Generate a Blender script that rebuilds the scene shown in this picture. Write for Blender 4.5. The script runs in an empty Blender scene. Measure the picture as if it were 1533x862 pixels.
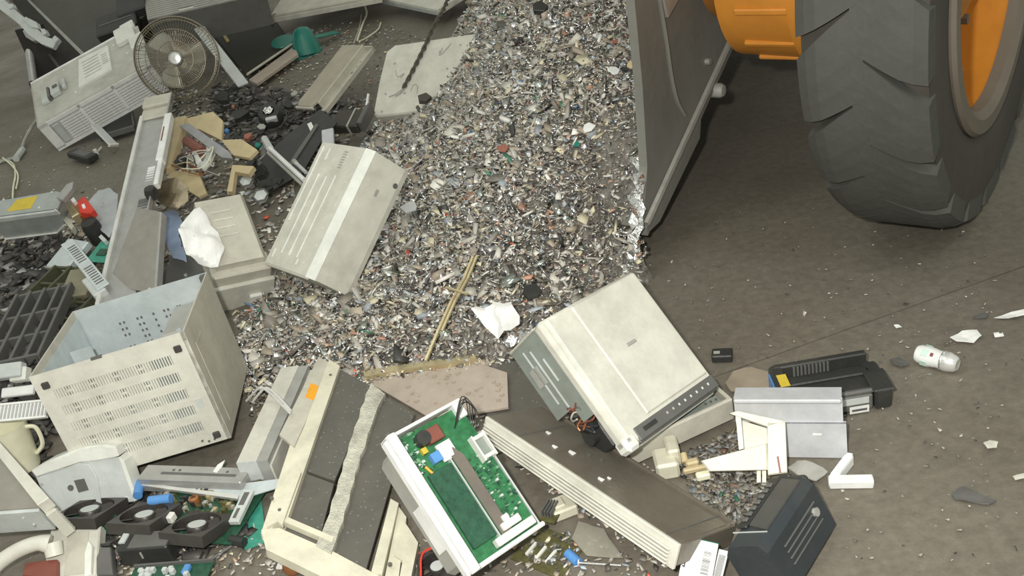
import bpy, math, random
import numpy as np
from mathutils import Matrix, Vector
random.seed(7); RNG=np.random.default_rng(11)
PI=math.pi
SC=bpy.context.scene
COL=SC.collection
# ------------------------------------------------ camera, world, flash, exposure
CAMH=1.55; PITCH=math.radians(30); ROLL=math.radians(-13); FPX=1490.0
cam=bpy.data.cameras.new('camera'); camo=bpy.data.objects.new('camera',cam); COL.objects.link(camo)
cam.sensor_width=36.0; cam.lens=36.0*FPX/1533.0; cam.clip_start=.05
_F=Vector((0,math.cos(PITCH),-math.sin(PITCH))); _U0=Vector((0,math.sin(PITCH),math.cos(PITCH))); _R0=Vector((1,0,0))
_R=_R0*math.cos(ROLL)+_U0*math.sin(ROLL); _U=_U0*math.cos(ROLL)-_R0*math.sin(ROLL)
camo.matrix_world=Matrix(((_R.x,_U.x,-_F.x,0),(_R.y,_U.y,-_F.y,0),(_R.z,_U.z,-_F.z,CAMH),(0,0,0,1)))
SC.camera=camo
w=bpy.data.worlds.new('hall'); SC.world=w; w.use_nodes=True
w.node_tree.nodes['Background'].inputs[0].default_value=(.98,1.0,.88,1); w.node_tree.nodes['Background'].inputs[1].default_value=.54
fl=bpy.data.lights.new('camera_flash','SPOT'); fl.energy=222; fl.color=(1,.97,.90); fl.shadow_soft_size=.035
fl.spot_size=math.radians(100); fl.spot_blend=.7
flo=bpy.data.objects.new('camera_flash',fl); COL.objects.link(flo); flo.matrix_world=Matrix.Translation(-.15*_R+.12*_U-.02*_F)@camo.matrix_world
# overhead hall lamps, out of frame above and behind the pile
for i,(lx,ly) in enumerate(((-1.8,2.0),(1.2,-.6))):
    al=bpy.data.lights.new('hall_lamp','AREA'); al.shape='RECTANGLE'; al.size=1.6; al.size_y=.5; al.energy=34; al.color=(.95,1,.93)
    ao=bpy.data.objects.new('hall_lamp',al); COL.objects.link(ao); ao.location=(lx,ly,5.0)
SC.view_settings.view_transform='Standard'; SC.view_settings.look='None'; SC.view_settings.gamma=1; SC.view_settings.exposure=0.0
SC.view_settings.use_curve_mapping=False
# ------------------------------------------------ pixel to world helpers (place things on real heights)
R_=np.array(_R); F_=np.array(_F); U_=np.array(_U); C_=np.array([0,0,CAMH])
def ray(x,y): return F_+(x-766.5)/FPX*R_-(y-431)/FPX*U_
def P(x,y,z=0.0):
    d=ray(x,y); return Vector(C_+d*((z-CAMH)/d[2]))
def pm(x,y,z=0.0):
    p=np.array(P(x,y,z))-C_; return FPX/float(p@F_)   # pixels per metre there
def PD(x,y,depth): return Vector(C_+ray(x,y)*depth)   # point at a given distance from the lens plane
def PT(t): return t if isinstance(t,Vector) else P(*t)
def QY(A,B,C):
    """as Q, but the long side A-C is kept exact and x is squared to it"""
    a,b,c=(PT(t) for t in (A,B,C)); y=c-a; wy=y.length; y=y.normalized(); x=b-a; x=x-y*x.dot(y); wx=x.length; x=x.normalized(); z=x.cross(y)
    return Matrix(((x.x,y.x,z.x,a.x),(x.y,y.y,z.y,a.y),(x.z,y.z,z.z,a.z),(0,0,0,1))),wx,wy
def Q(A,B,C):
    """frame with origin A, x towards B, y towards C (corner pixels with heights); returns matrix and lengths"""
    a,b,c=(PT(t) for t in (A,B,C)); x=b-a; wx=x.length; x=x.normalized(); y=(c-a); y=y-x*y.dot(x); wy=y.length; y=y.normalized(); z=x.cross(y)
    M=Matrix(((x.x,y.x,z.x,a.x),(x.y,y.y,z.y,a.y),(x.z,y.z,z.z,a.z),(0,0,0,1))); return M,wx,wy
def onp(M,px,py,h=0.0):
    """local x,y of the pixel ray on the plane z=h of frame M"""
    Mi=np.array(M.inverted()); o=Mi@np.append(C_,1); d=Mi[:3,:3]@ray(px,py); k=(h-o[2])/d[2]; q=o[:3]+d*k; return (q[0],q[1])
def pol(M,pts,h=0.0): return [onp(M,a,b,h) for a,b in pts]
POSE={
'vented':([0.3922, 0.3971, 0.3184],[-1.1853, 2.1004, 0.0627],[[0.9979, -0.0439, -0.0483], [0.0487, 0.9933, 0.1044], [0.0434, -0.1065, 0.9934]]),
'printer':([0.3252, 0.3318, 0.1618],[0.0825, 1.7246, 0.038],[[0.7877, -0.3732, 0.4902], [0.6045, 0.6217, -0.498], [-0.1189, 0.6886, 0.7153]]),
'chassis':([0.5931, 0.1756, 0.0525],[-0.1438, 1.8545, 0.1059],[[0.5524, 0.7408, 0.3823], [-0.8319, 0.5189, 0.1965], [-0.0528, -0.4266, 0.9029]]),
'pcbprinter':([0.2017, 0.3207, 0.1406],[-0.2657, 1.4824, 0.0262],[[0.8, -0.3617, 0.4787], [0.5855, 0.6446, -0.4916], [-0.1307, 0.6736, 0.7275]]),
'frame':([0.2736, 0.7671, 0.0501],[-0.5949, 1.4348, 0.2948],[[0.7322, 0.0485, 0.6793], [-0.151, 0.9842, 0.0925], [-0.6641, -0.1703, 0.728]]),
'ribbed':([0.3159, 0.4391, 0.1385],[-0.6927, 2.9862, 0.0504],[[0.5849, 0.5969, -0.5492], [-0.8055, 0.5067, -0.3073], [0.0949, 0.6221, 0.7772]]),
'crtback':([0.1735, 0.2732, 0.2051],[-0.984, 2.9733, 0.0333],[[0.9091, -0.2165, 0.3558], [0.3683, 0.8167, -0.4442], [-0.1944, 0.5348, 0.8223]]),
'slab':([0.4917, 0.3821, 0.0501],[-0.4291, 4.3748, 0.0336],[[0.9146, 0.3108, -0.2587], [-0.4032, 0.7493, -0.5253], [0.0306, 0.5848, 0.8106]]),
'longpanel':([0.2379, 0.4235, 0.0431],[-0.8267, 4.829, 0.0207],[[0.6737, 0.6605, -0.3315], [-0.7366, 0.6361, -0.2296], [0.0592, 0.3989, 0.9151]]),
'grille':([0.6564, 0.4637, 0.1617],[-2.1627, 5.1559, 0.0117],[[0.9538, -0.2522, -0.1633], [0.1936, 0.9315, -0.3079], [0.2298, 0.262, 0.9373]]),
'toner':([0.2459, 0.1296, 0.0848],[0.5416, 1.7721, 0.0016],[[0.9962, 0.0868, 0.0085], [-0.0868, 0.9962, -0.0006], [-0.0086, -0.0002, 1.0]]),
'bracket':([0.2349, 0.02, 0.145],[0.4158, 1.7144, 0.0008],[[0.9299, 0.3629, 0.0598], [-0.3677, 0.914, 0.1715], [0.0076, -0.1814, 0.9834]]),
'fax':([0.0928, 0.1844, 0.0977],[0.3327, 1.3586, 0.006],[[0.6698, 0.6849, -0.287], [-0.6101, 0.7278, 0.3131], [0.4233, -0.0346, 0.9053]]),
}
# ------------------------------------------------ shapes: (verts, faces)
def bx(x0,x1,y0,y1,z0,z1,b=0.0):
    if b<=0:
        v=[(x,y,z) for z in (z0,z1) for y in (y0,y1) for x in (x0,x1)]
        return v,[(0,2,3,1),(4,5,7,6),(0,1,5,4),(2,6,7,3),(0,4,6,2),(1,3,7,5)]
    b=min(b,(x1-x0)*.49,(y1-y0)*.49,(z1-z0)*.49)
    v=[];idx={}
    for i,x in ((0,x0),(1,x1)):
        for j,y in ((0,y0),(1,y1)):
            for k,z in ((0,z0),(1,z1)):
                sx,sy,sz=(b if i==0 else -b),(b if j==0 else -b),(b if k==0 else -b)
                idx[i,j,k,'x']=len(v); v.append((x,y+sy,z+sz))
                idx[i,j,k,'y']=len(v); v.append((x+sx,y,z+sz))
                idx[i,j,k,'z']=len(v); v.append((x+sx,y+sy,z))
    f=[]
    cyc=((0,0),(1,0),(1,1),(0,1))
    for s in (0,1):
        f.append(tuple(idx[s,j,k,'x'] for j,k in (cyc if s else cyc[::-1])))
        f.append(tuple(idx[i,s,k,'y'] for i,k in (cyc[::-1] if s else cyc)))
        f.append(tuple(idx[i,j,s,'z'] for i,j in (cyc if s else cyc[::-1])))
    for a in (0,1):
        for c in (0,1):
            f.append((idx[a,c,0,'x'],idx[a,c,0,'y'],idx[a,c,1,'y'],idx[a,c,1,'x']))
            f.append((idx[a,0,c,'x'],idx[a,0,c,'z'],idx[a,1,c,'z'],idx[a,1,c,'x']))
            f.append((idx[0,a,c,'y'],idx[0,a,c,'z'],idx[1,a,c,'z'],idx[1,a,c,'y']))
    for i in (0,1):
        for j in (0,1):
            for k in (0,1): f.append((idx[i,j,k,'x'],idx[i,j,k,'y'],idx[i,j,k,'z']))
    return v,f
def tf(s,M): return [tuple(M@Vector(p)) for p in s[0]],s[1]
def mv(s,x=0,y=0,z=0): return [(a+x,b+y,c+z) for a,b,c in s[0]],s[1]
def prism(poly,z0,z1,ch=0.0):
    n=len(poly); A=sum(poly[i][0]*poly[(i+1)%n][1]-poly[(i+1)%n][0]*poly[i][1] for i in range(n))
    if A<0: poly=poly[::-1]
    v=[(x,y,z0) for x,y in poly]
    if ch>0:
        cx=sum(p[0] for p in poly)/n; cy=sum(p[1] for p in poly)/n
        def sh(x,y):
            d=math.hypot(x-cx,y-cy)+1e-9; k=max(0,1-ch/d); return (cx+(x-cx)*k,cy+(y-cy)*k)
        v+=[(x,y,z1-ch) for x,y in poly]+[(*sh(x,y),z1) for x,y in poly]; L=3
    else: v+=[(x,y,z1) for x,y in poly]; L=2
    f=[tuple(range(n))[::-1],tuple(range((L-1)*n,L*n))]
    for l in range(L-1):
        for i in range(n): j=(i+1)%n; f.append((l*n+i,l*n+j,(l+1)*n+j,(l+1)*n+i))
    return v,f
def frame_pts(p0,p1):
    d=(Vector(p1)-Vector(p0)).normalized(); a=Vector((0,0,1)) if abs(d.z)<.9 else Vector((1,0,0))
    u=d.cross(a).normalized(); return d,u,d.cross(u)
def cyl(p0,p1,r0,r1=None,n=14):
    r1=r0 if r1 is None else r1; d,u,w_=frame_pts(p0,p1); v=[];f=[]
    for p,r in ((p0,r0),(p1,r1)):
        for i in range(n):
            t=2*PI*i/n; v.append(tuple(Vector(p)+u*math.cos(t)*r+w_*math.sin(t)*r))
    for i in range(n): j=(i+1)%n; f.append((i,j,n+j,n+i))
    f+=[tuple(range(n))[::-1],tuple(range(n,2*n))]; return v,f
def tube(pts,r,n=6,closed=False):
    pts=[Vector(p) for p in pts]; N=len(pts); v=[];f=[]
    t=(pts[1]-pts[0]).normalized(); u=t.orthogonal().normalized()
    for i,p in enumerate(pts):
        a=pts[(i-1)%N] if (i>0 or closed) else p; b=pts[(i+1)%N] if (i<N-1 or closed) else p
        t=(b-a).normalized(); u=(u-t*u.dot(t)).normalized(); w_=t.cross(u)
        rr=r[i] if isinstance(r,(list,tuple)) else r
        for k in range(n): an=2*PI*k/n; v.append(tuple(p+u*math.cos(an)*rr+w_*math.sin(an)*rr))
    for i in range(N if closed else N-1):
        j=(i+1)%N
        for k in range(n): m=(k+1)%n; f.append((i*n+k,i*n+m,j*n+m,j*n+k))
    if not closed: f+=[tuple(range(n))[::-1],tuple(range((N-1)*n,N*n))]
    return v,f
def lathe(prof,n=32,close=False):
    """profile of (r,z) spun round z"""
    v=[];f=[];m=len(prof)
    for i in range(n):
        t=2*PI*i/n
        for r,z in prof: v.append((r*math.cos(t),r*math.sin(t),z))
    for i in range(n):
        j=(i+1)%n
        for k in range(m if close else m-1): l=(k+1)%m; f.append((i*m+k,j*m+k,j*m+l,i*m+l))
    return v,f
def circle(r,n=48,z=0,c=(0,0)): return [(c[0]+r*math.cos(2*PI*i/n),c[1]+r*math.sin(2*PI*i/n),z) for i in range(n)]
def spline(pts,k=6):
    pts=[Vector(p) for p in pts]; out=[]
    for i in range(len(pts)-1):
        p0=pts[max(i-1,0)];p1=pts[i];p2=pts[i+1];p3=pts[min(i+2,len(pts)-1)]
        for s in range(k):
            t=s/k; out.append(.5*((2*p1)+(p2-p0)*t+(2*p0-5*p1+4*p2-p3)*t*t+(3*p1-p0-3*p2+p3)*t**3))
    return out+[pts[-1]]
def crumple(poly,h,amp,n=14,thick=.0012,seed=0,freq=9.0):
    """a crumpled sheet filling the convex-ish polygon in xy: real folds with thickness"""
    r=random.Random(seed); cx=sum(p[0] for p in poly)/len(poly); cy=sum(p[1] for p in poly)/len(poly)
    m=len(poly)*3; ring=[]
    for i in range(m):
        a=poly[i//3]; b=poly[(i//3+1)%len(poly)]; t=(i%3)/3; ring.append((a[0]+(b[0]-a[0])*t,a[1]+(b[1]-a[1])*t))
    K=[(r.uniform(-1,1)*freq*6,r.uniform(-1,1)*freq*6,r.uniform(0,6),r.uniform(.4,1)) for _ in range(7)]
    size=max(math.hypot(p[0]-cx,p[1]-cy) for p in ring)
    def hz(x,y):
        s=0
        for kx,ky,ph,w_ in K: s+=w_*abs(math.sin((kx*(x-cx)+ky*(y-cy))/size*.12+ph))
        return h+amp*(s/3.0-.9)
    v=[];f=[];L=7
    for s in (0,1):
        v.append((cx,cy,hz(cx,cy)-s*thick))
        for l in range(1,L+1):
            for x,y in ring:
                k=l/L; X=cx+(x-cx)*k+r.uniform(-.02,.02)*size; Y=cy+(y-cy)*k+r.uniform(-.02,.02)*size
                v.append((X,Y,hz(X,Y)-s*thick))
    T=1+L*m
    for s in (0,1):
        o=s*T
        for i in range(m):
            j=(i+1)%m; q=(o,o+1+i,o+1+j); f.append(q if s==0 else q[::-1])
            for l in range(L-1):
                a=o+1+l*m; q=(a+i,a+m+i,a+m+j,a+j); f.append(q if s==0 else q[::-1])
    a=1+(L-1)*m
    for i in range(m): j=(i+1)%m; f.append((a+i,T+a+i,T+a+j,a+j))
    return v,f
# ------------------------------------------------ materials
MATS={}
def mat(name,col,rough=.5,metal=0.0,var=.12,scale=14.0,dirt=.25,dirtcol=(.16,.14,.11),bump=.15,spec=.5,alpha=1.0,trans=0.0,speck=0.0):
    if name in MATS: return MATS[name]
    m=bpy.data.materials.new(name); m.use_nodes=True; nt=m.node_tree; N=nt.nodes; L=nt.links; b=N['Principled BSDF']
    tc=N.new('ShaderNodeTexCoord'); n1=N.new('ShaderNodeTexNoise'); n1.inputs['Scale'].default_value=scale; n1.inputs['Detail'].default_value=6; n1.inputs['Roughness'].default_value=.65
    L.new(tc.outputs['Object'],n1.inputs['Vector'])
    r1=N.new('ShaderNodeValToRGB'); r1.color_ramp.elements[0].position=.3; r1.color_ramp.elements[1].position=.7
    c=np.array(col); r1.color_ramp.elements[0].color=(*(c*(1-var)),1); r1.color_ramp.elements[1].color=(*np.minimum(c*(1+var),1),1)
    L.new(n1.outputs['Fac'],r1.inputs['Fac'])
    n2=N.new('ShaderNodeTexNoise'); n2.inputs['Scale'].default_value=scale*.35; n2.inputs['Detail'].default_value=9; n2.inputs['Roughness'].default_value=.75
    L.new(tc.outputs['Object'],n2.inputs['Vector'])
    r2=N.new('ShaderNodeValToRGB'); r2.color_ramp.elements[0].position=.48; r2.color_ramp.elements[1].position=.78
    r2.color_ramp.elements[0].color=(0,0,0,1); r2.color_ramp.elements[1].color=(dirt,dirt,dirt,1); L.new(n2.outputs['Fac'],r2.inputs['Fac'])
    mx=N.new('ShaderNodeMixRGB'); L.new(r2.outputs['Color'],mx.inputs['Fac']); L.new(r1.outputs['Color'],mx.inputs['Color1']); mx.inputs['Color2'].default_value=(*dirtcol,1)
    last=mx
    if speck>0:
        vo=N.new('ShaderNodeTexVoronoi'); vo.inputs['Scale'].default_value=70; L.new(tc.outputs['Object'],vo.inputs['Vector'])
        r3=N.new('ShaderNodeValToRGB'); r3.color_ramp.elements[0].position=.10; r3.color_ramp.elements[1].position=.16; r3.color_ramp.elements[0].color=(speck,)*3+(1,); r3.color_ramp.elements[1].color=(0,0,0,1)
        L.new(vo.outputs['Distance'],r3.inputs['Fac']); m2=N.new('ShaderNodeMixRGB'); L.new(r3.outputs['Color'],m2.inputs['Fac']); L.new(mx.outputs['Color'],m2.inputs['Color1']); m2.inputs['Color2'].default_value=(.6,.58,.52,1); last=m2
    L.new(last.outputs['Color'],b.inputs['Base Color'])
    b.inputs['Roughness'].default_value=rough; b.inputs['Metallic'].default_value=metal; b.inputs['Specular IOR Level'].default_value=spec
    if trans: b.inputs['Transmission Weight'].default_value=trans; b.inputs['IOR'].default_value=1.3
    if alpha<1: b.inputs['Alpha'].default_value=alpha
    if bump:
        bp=N.new('ShaderNodeBump'); bp.inputs['Strength'].default_value=bump; bp.inputs['Distance'].default_value=.004; n3=N.new('ShaderNodeTexNoise'); n3.inputs['Scale'].default_value=scale*6; L.new(tc.outputs['Object'],n3.inputs['Vector']); L.new(n3.outputs['Fac'],bp.inputs['Height']); L.new(bp.outputs['Normal'],b.inputs['Normal'])
    MATS[name]=m; return m
def attr_mat(name,rough,metal):
    m=bpy.data.materials.new(name); m.use_nodes=True; N=m.node_tree.nodes; b=N['Principled BSDF']; a=N.new('ShaderNodeAttribute'); a.attribute_name='tint'
    m.node_tree.links.new(a.outputs['Color'],b.inputs['Base Color']); b.inputs['Roughness'].default_value=rough; b.inputs['Metallic'].default_value=metal; MATS[name]=m; return m
cream=mat('cream_plastic',(.68,.66,.53),.45,dirt=.35); beige=mat('beige_plastic',(.54,.52,.445),.5,dirt=.35); beigel=mat('light_beige_plastic',(.63,.62,.55),.45,dirt=.3)
offw=mat('off_white_plastic',(.74,.75,.70),.4,dirt=.15); white=mat('white_plastic',(.82,.83,.82),.45,dirt=.08); greyp=mat('grey_plastic',(.38,.38,.35),.5,dirt=.3)
lgrey=mat('pale_grey_plastic',(.55,.58,.57),.45,dirt=.2); dgrey=mat('dark_grey_plastic',(.12,.12,.115),.5); black=mat('black_plastic',(.030,.031,.030),.42,dirt=.5,dirtcol=(.09,.085,.075)); navy=mat('blue_black_plastic',(.032,.040,.046),.45,dirt=.4,dirtcol=(.08,.08,.075))
galv=mat('galvanised_steel',(.62,.68,.70),.42,.35,dirt=.3,dirtcol=(.3,.32,.33)); steel=mat('grey_steel',(.42,.42,.41),.38,.35,dirt=.4); bsteel=mat('bright_steel',(.76,.76,.74),.28,.45,dirt=.15)
gsteel=mat('green_grey_steel',(.30,.34,.31),.5,.2,dirt=.4); brownp=mat('brown_grey_sheet',(.175,.155,.125),.30,.25,dirt=.35,dirtcol=(.24,.22,.18),speck=.12,spec=.6); dplate=mat('dark_dusty_plate',(.115,.108,.094),.6,0,dirt=.5,dirtcol=(.19,.175,.15),speck=.3)
lilac=mat('lilac_grey_metal',(.56,.57,.60),.42,.1,dirt=.2); pcb=mat('green_circuit_board',(.030,.165,.065),.4,var=.4,scale=60,dirt=.3,dirtcol=(.02,.06,.03)); pcbd=mat('dark_green_circuit_board',(.022,.085,.05),.4,var=.35,scale=70,dirt=.35,dirtcol=(.05,.07,.05))
pcbo=mat('olive_circuit_board',(.10,.095,.035),.5,var=.4,scale=60,dirt=.3); teal=mat('teal_circuit_board',(.05,.30,.22),.45,var=.25,scale=40,dirt=.3); greenp=mat('green_plastic',(.015,.20,.155),.35,dirt=.2)
tan=mat('tan_plastic',(.56,.46,.27),.5,dirt=.25); pinkp=mat('pinkish_board',(.46,.39,.33),.6,dirt=.5,dirtcol=(.28,.24,.19)); gold=mat('brass_strip',(.62,.53,.33),.35,.6,dirt=.4); copper=mat('copper_winding',(.45,.19,.08),.4,.6); brick=mat('reddish_brown_plastic',(.22,.07,.05),.5); red=mat('red_plastic',(.65,.05,.03),.4,dirt=.1); orange=mat('orange_sticker',(.85,.38,.02),.5,dirt=.1); yellow=mat('yellow_sticker',(.62,.47,.05),.5,dirt=.2)
blue=mat('blue_plastic',(.10,.28,.62),.4,dirt=.1); paper=mat('white_paper',(.86,.86,.85),.7,dirt=.08,bump=.3); film=mat('cloudy_film',(.60,.64,.68),.25,dirt=.1,alpha=.55); bfilm=mat('bluish_film',(.33,.42,.60),.2,dirt=.15,alpha=.75); glass=mat('dark_glass',(.030,.029,.021),.6,dirt=.5,dirtcol=(.06,.056,.042),spec=.12); ribbonm=mat('brown_grey_ribbon',(.16,.14,.12),.45); oldw=mat('ivory_plastic',(.80,.79,.60),.4,dirt=.1); rubber=mat('black_rubber_foot',(.05,.045,.045),.7); foil=mat('crinkled_foil',(.92,.93,.93),.16,1.0,dirt=0,bump=.6,scale=30); lite=mat('sticker_white',(.80,.80,.77),.6,dirt=.1); ink=mat('printed_ink',(.10,.10,.11),.6,dirt=0,bump=0); cardb=mat('cardboard',(.30,.25,.19),.8,dirt=.4); olive=mat('olive_dark_plastic',(.07,.075,.04),.55,dirt=.4); pcbt=mat('board_solder_specks',(.16,.33,.20),.4,dirt=.2); chrome=mat('chrome_wire',(.85,.85,.83),.2,.5,dirt=.1); clearp=mat('smoky_clear_plastic',(.45,.43,.36),.12,dirt=.2,alpha=.45); irid=mat('iridescent_disc',(.5,.42,.3),.15,.9,var=.5,scale=9,dirt=0); rope=mat('dark_fibre',(.09,.08,.065),.8)
# ------------------------------------------------ objects
def mesh_of(name,shapes,smooth=False):
    if isinstance(shapes,tuple): shapes=[shapes]
    V=[];F=[]
    for v,f in shapes:
        o=len(V); V+=v; F+=[tuple(i+o for i in q) for q in f]
    me=bpy.data.meshes.new(name); me.from_pydata(V,[],F); me.update()
    import bmesh
    bm=bmesh.new(); bm.from_mesh(me); bmesh.ops.recalc_face_normals(bm,faces=bm.faces); bm.to_mesh(me); bm.free()
    if smooth:
        me.polygons.foreach_set('use_smooth',[True]*len(me.polygons)); me.set_sharp_from_angle(angle=math.radians(38))
    return me
def part(parent,name,shapes,m,smooth=False,kind=None,label=None):
    me=mesh_of(name,shapes,smooth); me.materials.append(m); o=bpy.data.objects.new(name,me); COL.objects.link(o); o.parent=parent
    if kind: o['kind']=kind
    if label: o['label']=label
    return o
def again(o,parent,M=None):
    c=o.copy(); COL.objects.link(c); c.parent=parent
    if M is not None: c.matrix_local=M
    return c
def thing(name,label,cat,M=None,group=None):
    o=bpy.data.objects.new(name,None); COL.objects.link(o); o.empty_display_size=.05
    if M is not None: o.matrix_world=M
    o['label']=label; o['category']=cat
    if group: o['group']=group
    return o
def solo(name,label,cat,shapes,m,M=None,smooth=False,group=None,kind=None):
    o=part(None,name,shapes,m,smooth); o['label']=label; o['category']=cat
    if M is not None: o.matrix_world=M
    if group: o['group']=group
    if kind: o['kind']=kind
    return o
def pose(n):
    D,t,R=POSE[n]; return D,Matrix([[*R[0],t[0]],[*R[1],t[1]],[*R[2],t[2]],[0,0,0,1]])
# ------------------------------------------------ floor
def floor_mat():
    m=bpy.data.materials.new('concrete'); m.use_nodes=True; nt=m.node_tree; N=nt.nodes; L=nt.links; b=N['Principled BSDF']
    tc=N.new('ShaderNodeTexCoord')
    def noise(s,d=8,r=.65):
        n=N.new('ShaderNodeTexNoise'); n.inputs['Scale'].default_value=s; n.inputs['Detail'].default_value=d; n.inputs['Roughness'].default_value=r; L.new(tc.outputs['Object'],n.inputs['Vector']); return n
    def ramp(src,p0,c0,p1,c1):
        r=N.new('ShaderNodeValToRGB'); e=r.color_ramp.elements; e[0].position=p0; e[1].position=p1; e[0].color=(*c0,1); e[1].color=(*c1,1); L.new(src,r.inputs['Fac']); return r.outputs['Color']
    def mix(f,a,c,t='MIX'):
        x=N.new('ShaderNodeMixRGB'); x.blend_type=t
        for s,v in ((0,f),(1,a),(2,c)):
            if isinstance(v,(int,float)): x.inputs[s].default_value=v
            elif isinstance(v,tuple): x.inputs[s].default_value=(*v,1)
            else: L.new(v,x.inputs[s])
        return x.outputs[0]
    base=ramp(noise(1.7).outputs['Fac'],.3,(.150,.132,.104),.72,(.205,.184,.148))
    fine=ramp(noise(38).outputs['Fac'],.35,(.78,.78,.78),.7,(1.1,1.1,1.1))
    c=mix(1.0,base,fine,'MULTIPLY')
    c=mix(ramp(noise(3.1,10,.7).outputs['Fac'],.56,(0,0,0),.70,(.45,.45,.45)),c,(.085,.078,.064))
    vo=N.new('ShaderNodeTexVoronoi'); vo.inputs['Scale'].default_value=26; L.new(tc.outputs['Object'],vo.inputs['Vector'])
    c=mix(ramp(vo.outputs['Distance'],.04,(.6,.6,.6),.085,(0,0,0)),c,(.36,.33,.28))
    L.new(c,b.inputs['Base Color']); 
    rr=ramp(noise(2.3).outputs['Fac'],.35,(.45,.45,.45),.65,(.75,.75,.75)); L.new(rr,b.inputs['Roughness'])
    bp=N.new('ShaderNodeBump'); bp.inputs['Strength'].default_value=.35; bp.inputs['Distance'].default_value=.006; L.new(noise(55).outputs['Fac'],bp.inputs['Height']); L.new(bp.outputs['Normal'],b.inputs['Normal'])
    return m
FM=floor_mat()
j0=P(1135,540); j1=P(1533,398); jd=(j1-j0).normalized(); jn=Vector((-jd.y,jd.x,0))
def joint_pt(t,o): return (j0+jd*t+jn*o)
# two slabs with a real open joint between them
big=22.0
o_=part(None,'floor',[([tuple(joint_pt(-big,-.004)),tuple(joint_pt(big,-.004)),tuple(joint_pt(big,-big)),tuple(joint_pt(-big,-big))]+[tuple(joint_pt(a,b)+Vector((0,0,-.1))) for a,b in ((-big,-.004),(big,-.004),(big,-big),(-big,-big))],[(0,1,2,3),(7,6,5,4),(0,4,5,1),(1,5,6,2),(2,6,7,3),(3,7,4,0)])],FM)
o_['kind']='structure'; o_['label']='worn grey brown concrete slab nearer the camera'
o_=part(None,'floor',[([tuple(joint_pt(-big,.001)),tuple(joint_pt(big,.001)),tuple(joint_pt(big,big)),tuple(joint_pt(-big,big))]+[tuple(joint_pt(a,b)+Vector((0,0,-.1))) for a,b in ((-big,.001),(big,.001),(big,big),(-big,big))],[(0,1,2,3),(7,6,5,4),(0,4,5,1),(1,5,6,2),(2,6,7,3),(3,7,4,0)])],FM)
o_['kind']='structure'; o_['label']='worn grey brown concrete slab beyond the joint under the loader'
# ------------------------------------------------ wheel loader: front wheel, axle end, tipped bucket
YAW=math.radians(41)
LAT=Vector((math.cos(YAW),-math.sin(YAW),0)); BACK=Vector((math.sin(YAW),math.cos(YAW),0)); UP=Vector((0,0,1))
tyre_m=mat('dusty_tyre_rubber',(.066,.068,.061),.8,dirt=.6,dirtcol=(.105,.103,.090),scale=5,bump=.5); side_m=mat('dark_tyre_sidewall',(.055,.050,.042),.75,dirt=.5,dirtcol=(.09,.08,.062),scale=5,bump=.5)
oran=mat('loader_orange_paint',(.62,.25,.035),.38,dirt=.35,dirtcol=(.22,.11,.04),scale=5); rimg=mat('dusty_rim_ring',(.17,.145,.115),.6,dirt=.4,scale=6); buckm=mat('worn_bucket_steel',(.21,.208,.186),.55,.1,dirt=.6,dirtcol=(.28,.27,.235),scale=4,bump=.4); edgem=mat('polished_worn_edge',(.55,.54,.50),.4,.5,dirt=.4,dirtcol=(.2,.18,.15)); dsteel=mat('dark_greasy_steel',(.03,.028,.025),.6,.2)
WH=Vector((1.355,2.66,0))   # where the tyre meets the ground
LM=Matrix(((LAT.x,BACK.x,0,WH.x),(LAT.y,BACK.y,0,WH.y),(LAT.z,BACK.z,1,0),(0,0,0,1)))  # local x outwards, y to the rear, z up
loader=thing('wheel_loader','big orange and black wheel loader with tipped steel bucket at right','loader',LM)
RT=.74; WZ=RT-.008
WM=Matrix.Translation((0,0,WZ))@Matrix.Rotation(PI/2,4,'Y')   # wheel axis: local z -> x
prof=[(.455,-.10),(.49,-.13),(.56,-.15),(.62,-.155),(.66,-.152),(.690,-.145),(.702,-.12),(.710,0),(.702,.12),(.690,.142),(.66,.148),(.62,.150),(.56,.146),(.49,.132),(.455,.11)]
ty=part(loader,'tyre',lathe(prof,72),tyre_m if False else side_m,True); ty.matrix_local=WM
NL=20
def lug(side):
    # chunky tread block: runs from the centre line to the shoulder, slanted, mapped round the tyre
    pitch=2*PI/NL; rows=[]
    for k in range(7):
        t=k/6; o=(-.015+t*.163)*side
        c=.26*pitch*t*2.0; w0=pitch*(.49-.11*t**2)   # half width
        rb=.702-(.0 if t<.75 else (t-.75)*.16); rt=RT-(0 if t<.75 else (t-.75)*.10)
        rows.append((o,c-w0,c+w0,rb,rt))
    v=[];f=[]
    S=5
    for o,a0,a1,rb,rt in rows:
        for s in range(S):
            a=a0+(a1-a0)*s/(S-1); v.append((rt*math.cos(a),rt*math.sin(a),o))
        for s in range(S):
            a=a0+(a1-a0)*s/(S-1); v.append(((rb-.012)*math.cos(a),(rb-.012)*math.sin(a),o))
    n=2*S
    for i in range(6):
        for s in range(S-1):
            f.append((i*n+s,i*n+s+1,(i+1)*n+s+1,(i+1)*n+s)); f.append((i*n+S+s,(i+1)*n+S+s,(i+1)*n+S+s+1,i*n+S+s+1))
        f.append((i*n,(i+1)*n,(i+1)*n+S,i*n+S)); f.append((i*n+S-1,i*n+2*S-1,(i+1)*n+2*S-1,(i+1)*n+S-1))
    for i in (0,6):
        f.append(tuple(i*n+s for s in range(S))+tuple(i*n+S+s for s in range(S-1,-1,-1)))
    return v,f
for side in (-1,1):
    l0=part(ty,'tread_block',lug(side),tyre_m)
    for k in range(NL):
        M=Matrix.Rotation(2*PI*(k+(.5 if side>0 else 0))/NL,4,'Z')
        if k==0: l0.matrix_local=M
        else: again(l0,ty,M)
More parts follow.
